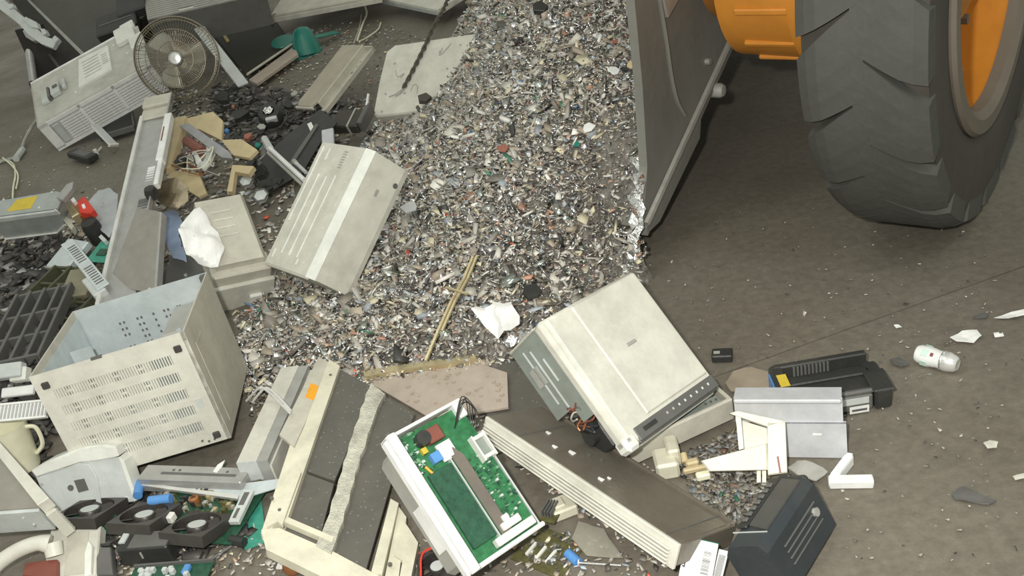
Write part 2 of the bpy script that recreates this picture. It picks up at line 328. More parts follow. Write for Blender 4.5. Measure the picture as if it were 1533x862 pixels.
rim=part(loader,'wheel_rim',lathe([(.39,-.14),(.43,-.12),(.43,.05),(.42,.09),(.425,.125)],56),oran,True); rim.matrix_local=WM
part(rim,'rim_flange',lathe([(.415,.100),(.418,.130),(.44,.148),(.478,.148),(.487,.138),(.478,.115),(.44,.10)],64,True),rimg,True)
part(rim,'wheel_disc',lathe([(.43,-.03),(.32,-.02),(.28,.01),(.0,.01)],48),oran,True)
part(rim,'rim_cleat',[bx(.33,.42,-.03,.03,-.03,.05,.006)],oran)
part(rim,'hub_cap',lathe([(.18,.01),(.175,.05),(.13,.07),(0,.075)],32),oran,True)
bo=part(rim,'wheel_nut',cyl((.30,0,-.01),(.30,0,.025),.017,n=6),rimg)
for k in range(1,10): again(bo,rim,Matrix.Rotation(2*PI*k/10,4,'Z'))
ax=part(loader,'axle_end',lathe([(.0,-.14),(.31,-.14),(.318,-.18),(.318,-.215),(.298,-.22),(.292,-.30),(.306,-.305),(.306,-.335),(.285,-.34),(.275,-.56),(.20,-.60),(.16,-.66),(0,-.67)],40),oran,True); ax.matrix_local=WM
rb=part(ax,'rib',[bx(.26,.290,-.010,.010,-.50,-.34,.004)],oran)
for k in range(1,14): again(rb,ax,Matrix.Rotation(2*PI*k/14,4,'Z'))
bo=part(ax,'flange_bolt',cyl((.308,0,-.215),(.308,0,-.232),.013,n=6),oran)
for k in range(1,16): again(bo,ax,Matrix.Rotation(2*PI*k/16,4,'Z'))
part(ax,'drain_plug',[cyl((.312,.05,-.26),(.28,.05,-.26),.022,n=10)],oran)
part(loader,'unseen_chassis',[bx(-1.7,-.55,1.3,2.9,.45,1.3,.02),bx(-.55,.30,.75,2.0,1.35,1.7,.02)],dsteel)  # loader body out of frame, added to block ambient light
part(loader,'unseen_fender',[bx(-.30,.24,-.75,1.0,1.58,1.63,.01),bx(-.30,.24,-.95,-.72,1.40,1.60,.01)],oran)  # unseen fender, added to shade the floor round the wheel
part(loader,'unseen_hood',[bx(-1.75,-.35,.9,3.2,1.45,2.1,.05)],oran)  # unseen hood above the frame, added to hold off light from overhead
# bucket: wedge shaped end plates, floor plate and back, hanging just above the ground and tipped forward
TIP=P(963,340,.12)
BMX=Matrix(((LAT.x,BACK.x,0,TIP.x),(LAT.y,BACK.y,0,TIP.y),(0,0,1,TIP.z),(0,0,0,1)))
bk=bpy.data.objects.new('bucket',None); COL.objects.link(bk); bk.parent=loader; bk.matrix_local=LM.inverted()@BMX
ex=None
def plate_pt(px,py):   # point of the end plate's own plane under a pixel
    Mi=np.array(BMX.inverted()); o=Mi@np.append(C_,1); d=Mi[:3,:3]@ray(px,py); k=-o[0]/d[0]; q=o[:3]+d*k; return (q[1],q[2])
out=[plate_pt(*q) for q in ((963,340),(969,250),(962,130),(950,0))]
b0=plate_pt(963,340); b1=plate_pt(1118,2)
sl=(b1[1]-b0[1])/(b1[0]-b0[0]); top=1.35
poly=out+[(out[-1][0]-.08,top),(b0[0]+(1.05),top),(b0[0]+1.05,b0[1]+1.05*sl)]
yz=Matrix(((0,0,1,0),(1,0,0,0),(0,1,0,0),(0,0,0,1)))   # polygon (y,z) extruded along x
part(bk,'end_plate',tf(prism(poly,-.028,0),yz),buckm)
WB=.60
part(bk,'end_plate',mv(tf(prism([(0.02,.02),(.02,.06),(.6,.6*sl+.06),(.6,.6*sl+.02)],-.028,0),yz),-WB),buckm)
d1=1.05
def along(y,o=0): return b0[1]+y*sl+o
part(bk,'floor_plate',([(-WB,0,along(0)),(.012,0,along(0)),(.012,d1,along(d1)),(-WB,d1,along(d1)),(-WB,0,along(0,-.028)),(.012,0,along(0,-.028)),(.012,d1,along(d1,-.028)),(-WB,d1,along(d1,-.028))],[(0,1,2,3),(7,6,5,4),(0,4,5,1),(1,5,6,2),(2,6,7,3),(3,7,4,0)]),buckm)
part(bk,'back_plate',[bx(-WB,0,d1,d1+.03,along(d1),top)],buckm)
# bright worn rim along the lower edge of the end plate, weld seam, wear plate and bolts
rimq=[(0,along(0,.012)),(d1,along(d1,.012))]
part(bk,'worn_rim',[tube([(.012,y,z) for y,z in rimq],.011,6)],edgem,True)
part(bk,'wear_plate',tf(prism([(.02,along(.02,-.03)),(.42,along(.42,-.03)),(.40,along(.40,-.075)),(.08,along(.08,-.06))],-.02,.012),yz),buckm)
sw=[plate_pt(*q) for q in ((985,-5),(996,60),(1003,110),(1012,150),(1024,172))]
part(bk,'weld_seam',[tube([(.004,y,z) for y,z in spline([(0,a,b) for a,b in sw],4) for y,z in [(y,z)]] if False else [(.003,p[1],p[2]) for p in spline([(0,a,b) for a,b in sw],4)],.008,6)],buckm,True)
g=[plate_pt(*q) for q in ((986,-8),(1014,-8),(995,26))]
part(bk,'gusset',tf(prism(g,0,.014),yz),edgem)
q=plate_pt(1057,92); part(bk,'bolt_head',[cyl((0,q[0],q[1]),(.016,q[0],q[1]),.011,n=10)],edgem,True)
q=plate_pt(1070,128); part(bk,'pin_end',[lathe([(.0,.02),(.018,.018),(.024,.008),(.024,-.03)],16)],greyp,True).matrix_local=Matrix.Translation((.02,q[0]-.015,q[1]-.01))@Matrix.Rotation(PI/2,4,'Y')
# crinkled foil strip caught on the bucket's lip, hanging in front of the end plate
fp=[(952,232,.30),(957,262,.265),(950,290,.225),(955,316,.19),(948,345,.145),(950,368,.105),(942,388,.07),(941,402,.04)]
v=[];f=[];n_=0
for k in range(len(fp)*4-3):
    t=k/4; i=min(int(t),len(fp)-2); u=t-i; a=[fp[i][c]+(fp[i+1][c]-fp[i][c])*u for c in range(3)]
    p=P(a[0],a[1],a[2]); rr=random.Random(k)
    for j in range(4):
        v.append((p.x+(j-1.5)*.012+rr.uniform(-.006,.006),p.y-.012+rr.uniform(-.016,.016),p.z+rr.uniform(-.008,.008)))
for k in range(len(fp)*4-4):
    for j in range(3): f.append((k*4+j,k*4+j+1,k*4+4+j+1,k*4+4+j))
fo=solo('foil_strip','crinkled shiny foil strip hanging from the bucket corner','foil',(v,f),foil)
fo.modifiers.new('t','SOLIDIFY').thickness=.0012
# ------------------------------------------------ shredded scrap pile
CP=[(372,500,0),(378,585,0),(470,585,0),(560,578,0),(660,568,0),(760,556,0),(850,510,.005),(935,430,.0),(955,395,-.02),(400,440,0),(480,442,.03),(520,420,.06),(570,320,.05),(590,265,.08),(560,195,.0),(640,150,.07),(700,70,.05),(655,40,0),(640,0,-.02),
 (700,450,.13),(600,450,.10),(540,480,.07),(850,410,.12),(800,350,.20),(700,350,.19),(620,350,.12),(900,325,.17),(945,300,.22),(850,250,.31),(760,250,.28),(670,250,.19),(940,200,.36),(850,150,.42),(750,150,.36),(680,150,.2),(940,80,.50),(850,50,.54),(750,50,.38),(945,0,.60),(850,0,.60),(750,0,.42),(690,0,.2),(500,510,.05),(440,500,.04),(620,520,.06),(760,480,.12),(690,520,.07)]
pts=np.array([tuple(P(*c)) for c in CP]+[(1.0,4.0,.66),(.6,4.5,.62),(.2,4.9,.4),(-.2,5.6,0),(.5,5.8,.1),(1.2,5.4,.1),(1.4,4.6,.4),(.55,2.1,-.1),(-1.3,2.6,-.05),(-1.3,3.6,-.1),(0,1.7,-.05),(.8,2.5,.0)])
def tps(pt):
    X=pt[:,:2]; n=len(X); d=np.linalg.norm(X[:,None]-X[None],axis=2); K=np.where(d>0,d*d*np.log(d+1e-12),0)+np.eye(n)*.004
    A=np.zeros((n+3,n+3)); A[:n,:n]=K; A[:n,n]=1; A[:n,n+1:]=X; A[n:,:n]=A[:n,n:].T
    wv=np.linalg.solve(A,np.append(pt[:,2],[0,0,0]))
    def fn(x,y):
        d=np.hypot(x[...,None]-X[:,0],y[...,None]-X[:,1]); return (np.where(d>0,d*d*np.log(d+1e-12),0)*wv[:n]).sum(-1)+wv[n]+wv[n+1]*x+wv[n+2]*y
    return fn
pf=tps(pts)
LATn=np.array(LAT); BACKn=np.array(BACK); TIPn=np.array(TIP)
def pile_h(x,y):
    h=pf(x,y)
    l=(x-TIPn[0])*LATn[0]+(y-TIPn[1])*LATn[1]; s=(x-TIPn[0])*BACKn[0]+(y-TIPn[1])*BACKn[1]
    h=np.where((s>-.06)&(l>-.04),-.02,h)     # nothing outside the end plate
    h=np.where((s<=-.06)&(l>.05),-.02,h)
    return h
gx=np.arange(-1.2,1.5,.025); gy=np.arange(1.7,5.2,.025); GX,GY=np.meshgrid(gx,gy); GZ=pile_h(GX,GY)+RNG.normal(0,.005,GX.shape)
ny,nx=GX.shape; idx=np.arange(nx*ny).reshape(ny,nx); qf=np.stack([idx[:-1,:-1],idx[:-1,1:],idx[1:,1:],idx[1:,:-1]],-1).reshape(-1,4)
zf=GZ.reshape(-1); keep=(zf[qf]>0).any(1)&((zf[qf].max(1)-zf[qf].min(1))<.09); qf=qf[keep]; used=np.unique(qf); rm=-np.ones(nx*ny,int); rm[used]=np.arange(len(used))
V=np.stack([GX.reshape(-1),GY.reshape(-1),np.maximum(zf,-.01)],-1)[used]
heapm=mat('shred_fines',(.20,.185,.165),.8,var=.6,scale=45,dirt=.5,dirtcol=(.06,.05,.04),bump=1.0)
me=bpy.data.meshes.new('scrap_heap'); me.from_pydata(V.tolist(),[],rm[qf].tolist()); me.materials.append(heapm)
heap=bpy.data.objects.new('shredded_scrap_heap',me); COL.objects.link(heap); heap['kind']='stuff'; heap['label']='heap of finely shredded grey metal and plastic scrap spilling from the bucket'; heap['category']='scrap heap'
plm=attr_mat('shred_plastic',.5,0.0); mtm=attr_mat('shred_metal',.22,.95)
def shards(name,cent,size,cols,m,parent,flat=.6,thin=.12,aspect=3.0,normals=None):
    n=len(cent); L_=size*RNG.uniform(.6,1.8,n); W_=L_/RNG.uniform(1,aspect,n); T_=np.maximum(L_*thin*RNG.uniform(.3,1.4,n),.0012)
    yaw=RNG.uniform(0,2*PI,n); tilt=RNG.normal(0,flat,n); roll=RNG.normal(0,flat,n)
    cy_,sy_=np.cos(yaw),np.sin(yaw); ct,st=np.cos(tilt),np.sin(tilt); cr,sr=np.cos(roll),np.sin(roll)
    ux=np.stack([cy_*ct,sy_*ct,st],-1); uy0=np.stack([-sy_,cy_,0*sy_],-1); uz0=np.cross(ux,uy0); uy=uy0*cr[:,None]+uz0*sr[:,None]; uz=np.cross(ux,uy)
    loc=np.array([[-1,-1,-1],[1,-1,-1],[1,1,-1],[-1,1,-1],[-1,-1,1],[1,-1,1],[1,1,1],[-1,1,1]],float)*.5
    jit=RNG.uniform(.45,1.25,(n,4,2)); jit=np.concatenate([jit,jit],1)
    lx=loc[:,0]*L_[:,None]*jit[:,:,0]; ly=loc[:,1]*W_[:,None]*jit[:,:,1]; lz=loc[:,2]*T_[:,None]
    V=cent[:,None,:]+lx[...,None]*ux[:,None]+ly[...,None]*uy[:,None]+lz[...,None]*uz[:,None]
    q=np.array([[0,3,2,1],[4,5,6,7],[0,1,5,4],[1,2,6,5],[2,3,7,6],[3,0,4,7]]); F=(np.arange(n)[:,None,None]*8+q).reshape(-1)
    me=bpy.data.meshes.new(name); nf=n*6; me.vertices.add(n*8); me.vertices.foreach_set('co',V.reshape(-1)); me.loops.add(nf*4); me.loops.foreach_set('vertex_index',F.astype(np.int32)); me.polygons.add(nf); me.polygons.foreach_set('loop_start',np.arange(nf,dtype=np.int32)*4); me.update(calc_edges=True)
    at=me.attributes.new('tint','FLOAT_COLOR','POINT'); c4=np.ones((n,8,4)); c4[:,:,:3]=cols[:,None,:]; at.data.foreach_set('color',c4.reshape(-1)); me.materials.append(m)
    o=bpy.data.objects.new(name,me); COL.objects.link(o); o.parent=parent; o['kind']='stuff'; return o
PAL=np.array([(.40,.38,.34),(.30,.28,.25),(.22,.20,.175),(.15,.14,.12),(.52,.50,.46),(.66,.65,.61),(.045,.043,.04),(.07,.065,.06),(.33,.28,.22),(.26,.22,.17),(.36,.20,.14),(.42,.27,.20),(.06,.20,.13),(.09,.16,.26),(.30,.33,.36),(.48,.44,.32),(.55,.10,.06)])
PW=np.array([13,12,10,7,9,5.5,5,4,7,6,.9,1.0,.35,.4,5,5,.15]); PW=PW/PW.sum()
def tints(n): return np.clip(PAL[RNG.choice(len(PAL),n,p=PW)]*RNG.uniform(.95,1.7,(n,1)),0,1)
def mtints(n): return np.clip(np.array([.70,.70,.69])*RNG.uniform(.45,1.3,(n,1))*RNG.uniform(.94,1.06,(n,3)),0,1)
def heap_pts(n):
    x=RNG.uniform(-1.2,1.2,n*5); y=RNG.uniform(1.75,5.2,n*5); h=pile_h(x,y); k=h>-.004; x,y,h=x[k][:n],y[k][:n],h[k][:n]
    # more of them near the camera where they show
    return np.stack([x,y,np.maximum(h,0)+RNG.uniform(0,.012,len(x))],-1)
for sz,n,nm in ((.010,54000,'fine_shreds'),(.019,17500,'shreds'),(.036,1500,'coarse_shreds')):
    c=heap_pts(n); c[:,2]+=sz*.25; shards(nm,c,sz,tints(len(c)),plm,heap,.5,.14,4.0)
for sz,n,nm in ((.010,15000,'metal_flakes'),(.020,5200,'metal_curls'),(.040,500,'metal_sheets')):
    c=heap_pts(n); c[:,2]+=sz*.3; shards(nm,c,sz,mtints(len(c)),mtm,heap,.55,.08,3.5)
# loose litter on the floor
def litter(name,label,poly,n,size,metal=.2,z=.004,cols=None,cat='debris'):
    W=np.array([[*P(a,b)][:2] for a,b in poly]); lo,hi=W.min(0),W.max(0); pts_=RNG.uniform(lo,hi,(n*4,2)); ins=np.zeros(len(pts_),bool)
    j=len(W)-1
    for i in range(len(W)):
        xi,yi=W[i];xj,yj=W[j]; c=((yi>pts_[:,1])!=(yj>pts_[:,1]))&(pts_[:,0]<(xj-xi)*(pts_[:,1]-yi)/(yj-yi+1e-12)+xi); ins^=c; j=i
    pts_=pts_[ins][:n]; n=len(pts_); c=np.column_stack([pts_,np.full(n,z)+RNG.uniform(0,.004,n)])
    o=shards(name,c,size,tints(n) if cols is None else cols(n),plm,None,.25,.15,3.0); o['label']=label; o['category']=cat; return o
def pale(n): return np.clip(np.array([.36,.34,.30])*RNG.uniform(.25,1.5,(n,1))**1.3,0,1)
litter('floor_crumbs','pale plastic crumbs scattered over the bare floor at right',[(1000,420),(1533,420),(1533,862),(1180,862)],210,.0065,cols=pale)
litter('floor_crumbs','sparse crumbs on the floor near the loader tyre',[(960,400),(1100,300),(1533,350),(1533,430),(1000,470)],60,.006,cols=pale)
litter('floor_crumbs','broken bits littering the floor along the heap toe beside vented box',[(350,470),(470,430),(480,620),(380,640)],900,.013)
litter('floor_crumbs','small fragments on the floor between frame, cards and fans at bottom left',[(160,800),(400,780),(560,862),(160,862)],350,.010)
litter('floor_crumbs','dust and chips on the floor around the green impeller at top',[(330,60),(560,30),(640,60),(560,180),(430,170),(330,140)],900,.013)
litter('floor_crumbs','small crumbs on the floor left of the metal channels',[(0,200),(200,160),(200,300),(0,300)],90,.008)
litter('floor_crumbs','mixed electronic crumbs beneath the tan frame and black parts',[(230,130),(560,150),(480,300),(400,440),(240,430)],2200,.018)
litter('floor_crumbs','mixed crumbs under the grey appliance and board strip at left',[(0,330),(170,330),(160,470),(0,620)],900,.018)
litter('floor_crumbs','dusty fragments strewn under white printer and brown chassis',[(640,560),(760,530),(900,640),(1040,760),(900,800),(700,640)],900,.013)
litter('floor_crumbs','glassy and metallic fragments between ivory frame and black machine',[(1010,690),(1110,640),(1160,700),(1120,780),(1060,780)],900,.014,cols=lambda n: np.clip(tints(n)*.45,0,1))
litter('floor_crumbs','bits scattered below circuit printer and olive board at bottom',[(600,800),(1000,800),(1000,862),(600,862)],260,.010)
# ================================================ big boxes
# ---- vented case, open at the top
(W,D,H),M=pose('vented')
t=thing('vented_case','cream metal case with five rows of slots and an open top','case',M)
rows=[.80,.645,.49,.335,.18]; hh=.085*H; x0=.10*W; x1=.86*W; th=.004
sh=[]; edges=[H]
zc=[r*H for r in rows]; last=H
for z in zc: sh.append(bx(0,W,0,th,z+hh/2,last)); sh.append(bx(0,x0,0,th,z-hh/2,z+hh/2)); sh.append(bx(x1,W,0,th,z-hh/2,z+hh/2)); last=z-hh/2
sh.append(bx(0,W,0,th,0,last))
fp_=part(t,'front_panel',sh,beigel)
bars=[]
NB=44; pw=(x1-x0)/NB
for z in zc:
    for k in range(NB):
        wide=.5 if k>=NB*.80 or k%9 in (4,5) else .78
        bars.append(bx(x0+k*pw+pw*(1-wide)/2,x0+k*pw+pw*(1+wide)/2,.0005,th-.0005,z-hh/2,z+hh/2))
        if k%9 in (4,5) and k<NB*.8: bars.append(bx(x0+k*pw,x0+(k+1)*pw,.0007,th-.001,z-hh*.1,z+hh*.1))
part(fp_,'vent_bars',bars,beigel,kind='stuff')
for (a,b) in ((.075,.90),(.925,.88),(.925,.07),(.09,.07)): part(fp_,'rubber_foot',[bx(a*W-.009,a*W+.009,-.008,0,b*H-.009,b*H+.009,.002)],rubber)
part(fp_,'barcode_sticker',[bx(.885*W,.925*W,-.0012,0,.34*H,.42*H)],lgrey)
for a,b in ((.86,.03),(.90,.035),(.82,.05)): part(fp_,'screw',[cyl((a*W,-.003,b*H),(a*W,0,b*H),.003,n=8)],dgrey)
part(t,'side_panel',[bx(W-.004,W,th,D,0,H),bx(W,W+.002,D*.12,D*.30,H*.08,H*.82,.0008),bx(W-.010,W+.001,0,.006,0,H)],beige)
part(t,'side_panel',[bx(0,.004,th,D,0,H)],beige)
bp=part(t,'back_panel',[bx(.004,W-.004,D-.004,D,0,H,.0)],galv)
part(t,'bottom_panel',[bx(.004,W-.004,th,D-.004,0,.004)],galv)
part(bp,'perforations',[bx(W*u,W*u+.005,D-.0055,D-.004,H*v,H*v+.007) for u in (.27,.30,.40,.43,.52,.60,.63,.70,.72,.74) for v in (.52,.58,.64,.70,.76) if (int(u*100)+int(v*100))%3],dgrey,kind='stuff')
ib=part(t,'inner_bracket',[bx(W*.68,W*.93,D*.50,D-.006,H*.30,H*.78,.004)],brownp if False else greyp)
part(ib,'bracket_clip',[bx(W*.80,W*.83,D*.48,D*.50,H*.3,H*.80),bx(W*.93,W*.985,D*.7,D*.8,H*.62,H*.86)],galv)
part(t,'liner',[bx(.005,.007,.01,D-.01,.01,H-.02),bx(.02,W*.2,D*.55,D*.56,.01,H-.05)],galv)
part(t,'rim_clip',[bx(W*.4,W*.47,-.002,.006,H-.004,H+.002),bx(W*.95,W*.99,D-.03,D-.01,H-.03,H)],dgrey)
# ---- white laser printer, tipped
(W,D,H),M=pose('printer')
t=thing('laser_printer','white laser printer tipped forward, its dark control strip facing down right','printer',M)
lid=part(t,'lid',[bx(0,W,-.004,D,H-.035,H,.009)],beigel,True)
part(lid,'lid_step',[bx(.30*W,W-.012,.10*D,D-.006,H-.002,H+.005,.004)],beigel)
part(lid,'paper_guide_ridge',prism([(.03*W,.02*D),(.06*W,.02*D),(.075*W,.98*D),(.055*W,.98*D)],H-.002,H+.004),offw)
part(lid,'finger_slot',[bx(.50*W,.60*W,.545*D,.57*D,H+.003,H+.0075,.002)],greyp)
cp_=part(t,'control_strip',[bx(.13*W,W*.985,-.010,.0,H-.032,H-.004,.003),bx(.13*W,W*.985,-.006,.078*D,H-.004,H+.003,.002)],dgrey)
for k in range(8): part(cp_,'button',[bx(W*(.44+k*.065),W*(.455+k*.065),.025*D,.045*D,H+.002,H+.005,.001)],lgrey if k>1 else greyp)
part(cp_,'display',[bx(W*.2,W*.33,.02*D,.05*D,H+.0025,H+.0045)],black)
part(t,'front_lip',[bx(0,.12*W,-.014,.07*D,H-.04,H+.004,.008),bx(.1*W,W,-.014,-.004,H-.045,H-.028,.004)],offw)
bd=part(t,'side_panel',prism([(0.0,.0),(0,0),(0,0)],0,0) if False else [bx(.004,.010,.42*D,D,0,H-.035),bx(.004,.010,.30*D,.42*D,.5*H,H-.035)],gsteel)
for k,(a,b) in enumerate(((.50,.93),(.44,.90),(.62,.80))): part(bd,'slot',[bx(.002,.0045,a*D,b*D,H*(.25+.16*k),H*(.275+.16*k))],lgrey)
part(bd,'rating_plate',[bx(.002,.0045,.66*D,.80*D,H*.12,H*.34)],greyp)
part(t,'body_shell',[bx(.02,W-.006,.45*D,D-.006,0.0,H-.036,.006),bx(W-.02,W-.006,.02*D,.5*D,0,H-.036)],beige)
part(t,'back_panel',[bx(.0,W,D-.006,D,0,H-.034,.002)],beige)
dm=part(t,'drive_unit',[bx(.03,.30,.05*D,.45*D,.005,H*.55,.005),cyl((.012,.30*D,H*.42),(.03,.30*D,H*.42),.028,n=16),cyl((.012,.20*D,H*.3),(.03,.20*D,H*.3),.02,n=12)],black)
for k in range(7):
    r=random.Random(k); pts_=[(.0+r.uniform(0,.02),D*(.43-.03*k+r.uniform(-.05,.05)),H*r.uniform(.2,.75)) for _ in range(5)]
    part(dm,'wire',[tube(spline(pts_,5),.0022,5)],(copper,brick,dgrey,beige,copper,brick,navy)[k])
# ---- detached printer base tray under it
M,w_,d_=Q((944,700,.012),(1101,627,.012),(914,650,.012))
t=thing('printer_tray','grey beige printer base tray under the control strip of the white printer','tray',M)
part(t,'tray_front',[bx(0,w_,0,.012,0,.062,.004)],beige); part(t,'tray_floor',[bx(0,w_,.012,.085,.0,.006)],gsteel); part(t,'tray_side',[bx(0,.01,.012,.085,0,.058)],offw); part(t,'tray_side',[bx(w_-.01,w_,.012,.085,0,.058)],beige); part(t,'tray_ledge',[bx(.02,w_-.02,.012,.045,.046,.052)],gsteel)
for k in range(3): part(t,'ledge_screw',[cyl((w_*(.8+.05*k),.03,.052),(w_*(.8+.05*k),.03,.056),.003,n=8)],dgrey)
M,w_,d_=Q((985,722,.0),(1020,716,.0),(975,694,.0))
t=thing('corner_moulding','small ivory corner moulding wedged between brown chassis and printer tray','moulding',M)
part(t,'shell',[bx(0,w_,0,d_,0,.045,.006),bx(w_*.6,w_*1.15,d_*.4,d_*1.3,.01,.06,.005)],cream)
# ---- long brown chassis
(W,D,H),M=pose('chassis')
t=thing('long_chassis','long flat brown chassis with a ribbed pale front lying across the floor','chassis',M)
part(t,'cover',[bx(0,W*.985,.003,D,.004,H,.002),bx(0,W,D-.004,D,H-.001,H+.006)],brownp)
fb=part(t,'front_bezel',[bx(0,W,-.006,.003,-.002,H+.001,.002)],beigel)
for k in range(5): part(fb,'bezel_rib',[bx(.01*W,W*.975,-.014,-.005,H*(.05+.15*k),H*(.05+.15*k)+H*.085,.0025)],beigel)
part(t,'end_plate',[bx(W*.985,W,.003,D,.004,H,.002)],brownp)
part(t,'cover_joint',[bx(W*.93,W*.934,.004,D-.004,H-.001,H+.0015)],dgrey)
part(t,'cover_fold',[bx(W*.02,W*.18,D*.55,D*.56,H-.001,H+.002),bx(W*.18,W*.184,D*.0+.004,D*.9,H-.001,H+.0018)],dgrey)
for k,(u,v,s) in enumerate(((.30,.25,.010),(.36,.35,.013),(.40,.55,.009),(.56,.2,.011),(.57,.33,.007),(.2,.45,.010),(.45,.62,.008))):
    solo('paper_chip',['small white paper chip on the brown chassis near its middle','torn white paper chip on the brown chassis beside the circuit printer','dark edged chip on the brown chassis towards the white printer','white flake on the brown chassis right of centre','tiny white flake on the brown chassis below the larger flake','pale chip on the far end of the brown chassis','dark chip at the back edge of the brown chassis'][k],'paper chip',[prism([(u*W,v*D),(u*W+s*1.3,v*D-s*.2),(u*W+s,v*D+s*.9),(u*W-s*.3,v*D+s*.6)],H+.0005,H+.0025)],paper if k not in (2,6) else dgrey,M)
# ---- printer with green circuit board
(W,D,H),M=pose('pcbprinter')
t=thing('opened_printer','white printer body opened to show a bright green circuit board','printer',M)
part(t,'side_wall',[bx(0,.021,0,D,H-.042,H+.004,.003),bx(-.006,.002,0,D*.98,H-.034,H-.012,.002),bx(.006,.009,0,D*.99,H+.003,H+.006,.001)],white,True)
part(t,'side_wall',[bx(W-.004,W,0,D*.70,H-.05,H-.024,.001)],lgrey)
part(t,'back_wall',[bx(.0,W*.97,D-.007,D,H-.045,H-.008,.002),bx(W*.86,W*.97,D-.04,D,H-.045,H-.012,.003)],white)
part(t,'front_wall',[bx(0,W,0,.010,H-.04,H-.006,.003)],white)
lo=part(t,'lower_body',[bx(.012,W-.012,.02,D-.02,0,H-.045,.012)],greyp)
part(lo,'side_sticker',[bx(.0100,.0125,D*.22,D*.54,H*.22,H*.62)],white)
pb=part(t,'circuit_board',[bx(.016,W-.006,.010,D-.012,H-.034,H-.028)],pcb)
part(pb,'display_module',[bx(W*.20,W*.50,D*.12,D*.66,H-.028,H-.018,.001)],pcbd)
part(pb,'board_edge_strip',[bx(W*.50,W*.512,D*.08,D*.72,H-.028,H-.014)],lgrey)
part(pb,'ribbon_cable',[prism([(W*.53,D*.06),(W*.66,D*.06),(W*.66,D*.66),(W*.60,D*.74),(W*.53,D*.70)],H-.016,H-.0145)],ribbonm)
part(pb,'ribbon_fold',[bx(W*.44,W*.62,D*.68,D*.80,H-.022,H-.016),prism([(W*.50,D*.69),(W*.56,D*.69),(W*.60,D*.80),(W*.54,D*.78)],H-.014,H-.011)],lite)
part(pb,'relay',[bx(W*.40,W*.58,D*.82,D*.92,H-.028,H-.006,.002)],brick)
part(pb,'coil',[cyl((W*.36,D*.88,H-.028),(W*.36,D*.88,H-.004),.016,n=14)],black,True)
part(pb,'blue_block',[bx(W*.33,W*.44,D*.70,D*.77,H-.028,H-.012,.001)],blue)
sk=part(pb,'white_connector',[bx(W*.84,W*.97,D*.56,D*.585,H-.028,H-.010),bx(W*.84,W*.97,D*.70,D*.725,H-.028,H-.010),bx(W*.82,W*.84,D*.55,D*.735,H-.028,H-.008),bx(W*.97,W*.99,D*.55,D*.735,H-.028,H-.008)],offw)
part(sk,'connector_core',[bx(W*.84,W*.97,D*.585,D*.70,H-.028,H-.018)],gsteel)
part(pb,'edge_connector',[bx(W*.42,W*.93,D*.045,D*.10,H-.028,H-.008,.002),bx(W*.56,W*.80,D*.11,D*.16,H-.026,H-.006,.002),bx(W*.62,W*.70,D*.16,D*.20,H-.026,H-.008,.002)],offw)
part(pb,'orange_diode',[cyl((W*.24,D*.72,H-.024),(W*.29,D*.62,H-.024),.003,n=8)],orange); part(pb,'yellow_block',[bx(W*.29,W*.35,D*.79,D*.83,H-.028,H-.018)],yellow)
r=random.Random(3); chips=[]; chipd=[]; leads=[]
for k in range(150):
    u=r.choice((r.uniform(.68,.97),r.uniform(.1,.35),r.uniform(.68,.97))); v=r.uniform(.12,.62) if u>.6 else r.uniform(.68,.97); s=r.uniform(.0012,.0042)
    (chips if k%2 else chipd).append(bx(W*u-s,W*u+s,D*v-s*r.uniform(.4,1),D*v+s*r.uniform(.4,1),H-.028,H-.028+r.uniform(.002,.008)))
part(pb,'small_components',chips[:26],lgrey,kind='stuff'); part(pb,'solder_joints',chips[26:],pcbt,kind='stuff'); part(pb,'dark_components',chipd,pcbd,kind='stuff')
for k in range(5):
    r=random.Random(30+k); part(pb,'wire',[tube(spline([(W*.75,D*.84,H-.02),(W*(.8+.03*k),D*(.90+.02*k),H+.02),(W*(.95+.02*k),D*(.96-.03*k),H+.018-.005*k),(W*(.92),D*(.84-.02*k),H-.01)],6),.0013,5)],black)
# ---- cream slide frame with dark plates
M,W,D=Q((390,795,.075),(578,888,.015),(477,532,.10))
t=thing('slide_assembly','large cream plastic frame holding dark dusty plates and a torn foam strip','frame',M)
def fpx(*pts): return pol(M,pts,.03)
part(t,'left_rail',[prism(fpx((493,540),(509,549),(432,775),(400,790)),.0,.034),prism(fpx((477,532),(493,540),(405,795),(390,795)),0,.024)],cream)
lp=part(t,'label_panel',[prism(fpx((477,533),(497,544),(440,668),(418,650)),.020,.0285)],beige); part(lp,'orange_sticker',[prism(fpx((465,573),(477,577),(470,599),(457,594)),.0285,.0295)],orange); part(lp,'rail_hole',[cyl((*fpx((495,563))[0],.030),(*fpx((495,563))[0],.0355),.004,n=10)],dgrey)
part(t,'bottom_rail',[prism(fpx((391,793),(418,790),(500,826),(560,858),(600,880),(590,905),(500,872),(398,822)),.004,.030),prism(fpx((425,783),(430,776),(500,806),(498,814)),.02,.036)],cream)
part(t,'dark_plate',[prism(fpx((510,549),(556,574),(520,668),(500,715),(444,695)),.012,.020)],dplate)
part(t,'dark_plate',[prism(fpx((443,698),(499,718),(474,812),(426,790)),.010,.018)],dplate)
part(t,'dark_plate',[prism(fpx((577,590),(620,615),(590,700),(545,855),(498,832),(530,700)),.012,.020)],dplate)
rg=[(556,574),(552,584),(548,590),(546,602),(540,612),(538,626),(531,640),(529,650),(523,664),(520,678),(514,692),(512,706),(506,722),(503,738),(496,754),(493,772),(486,788),(480,804),(473,818),(496,830),(503,812),(508,795),(514,783),(516,768),(523,752),(525,737),(531,722),(533,708),(538,696),(541,682),(548,668),(551,652),(556,640),(562,622),(566,610),(577,590)]
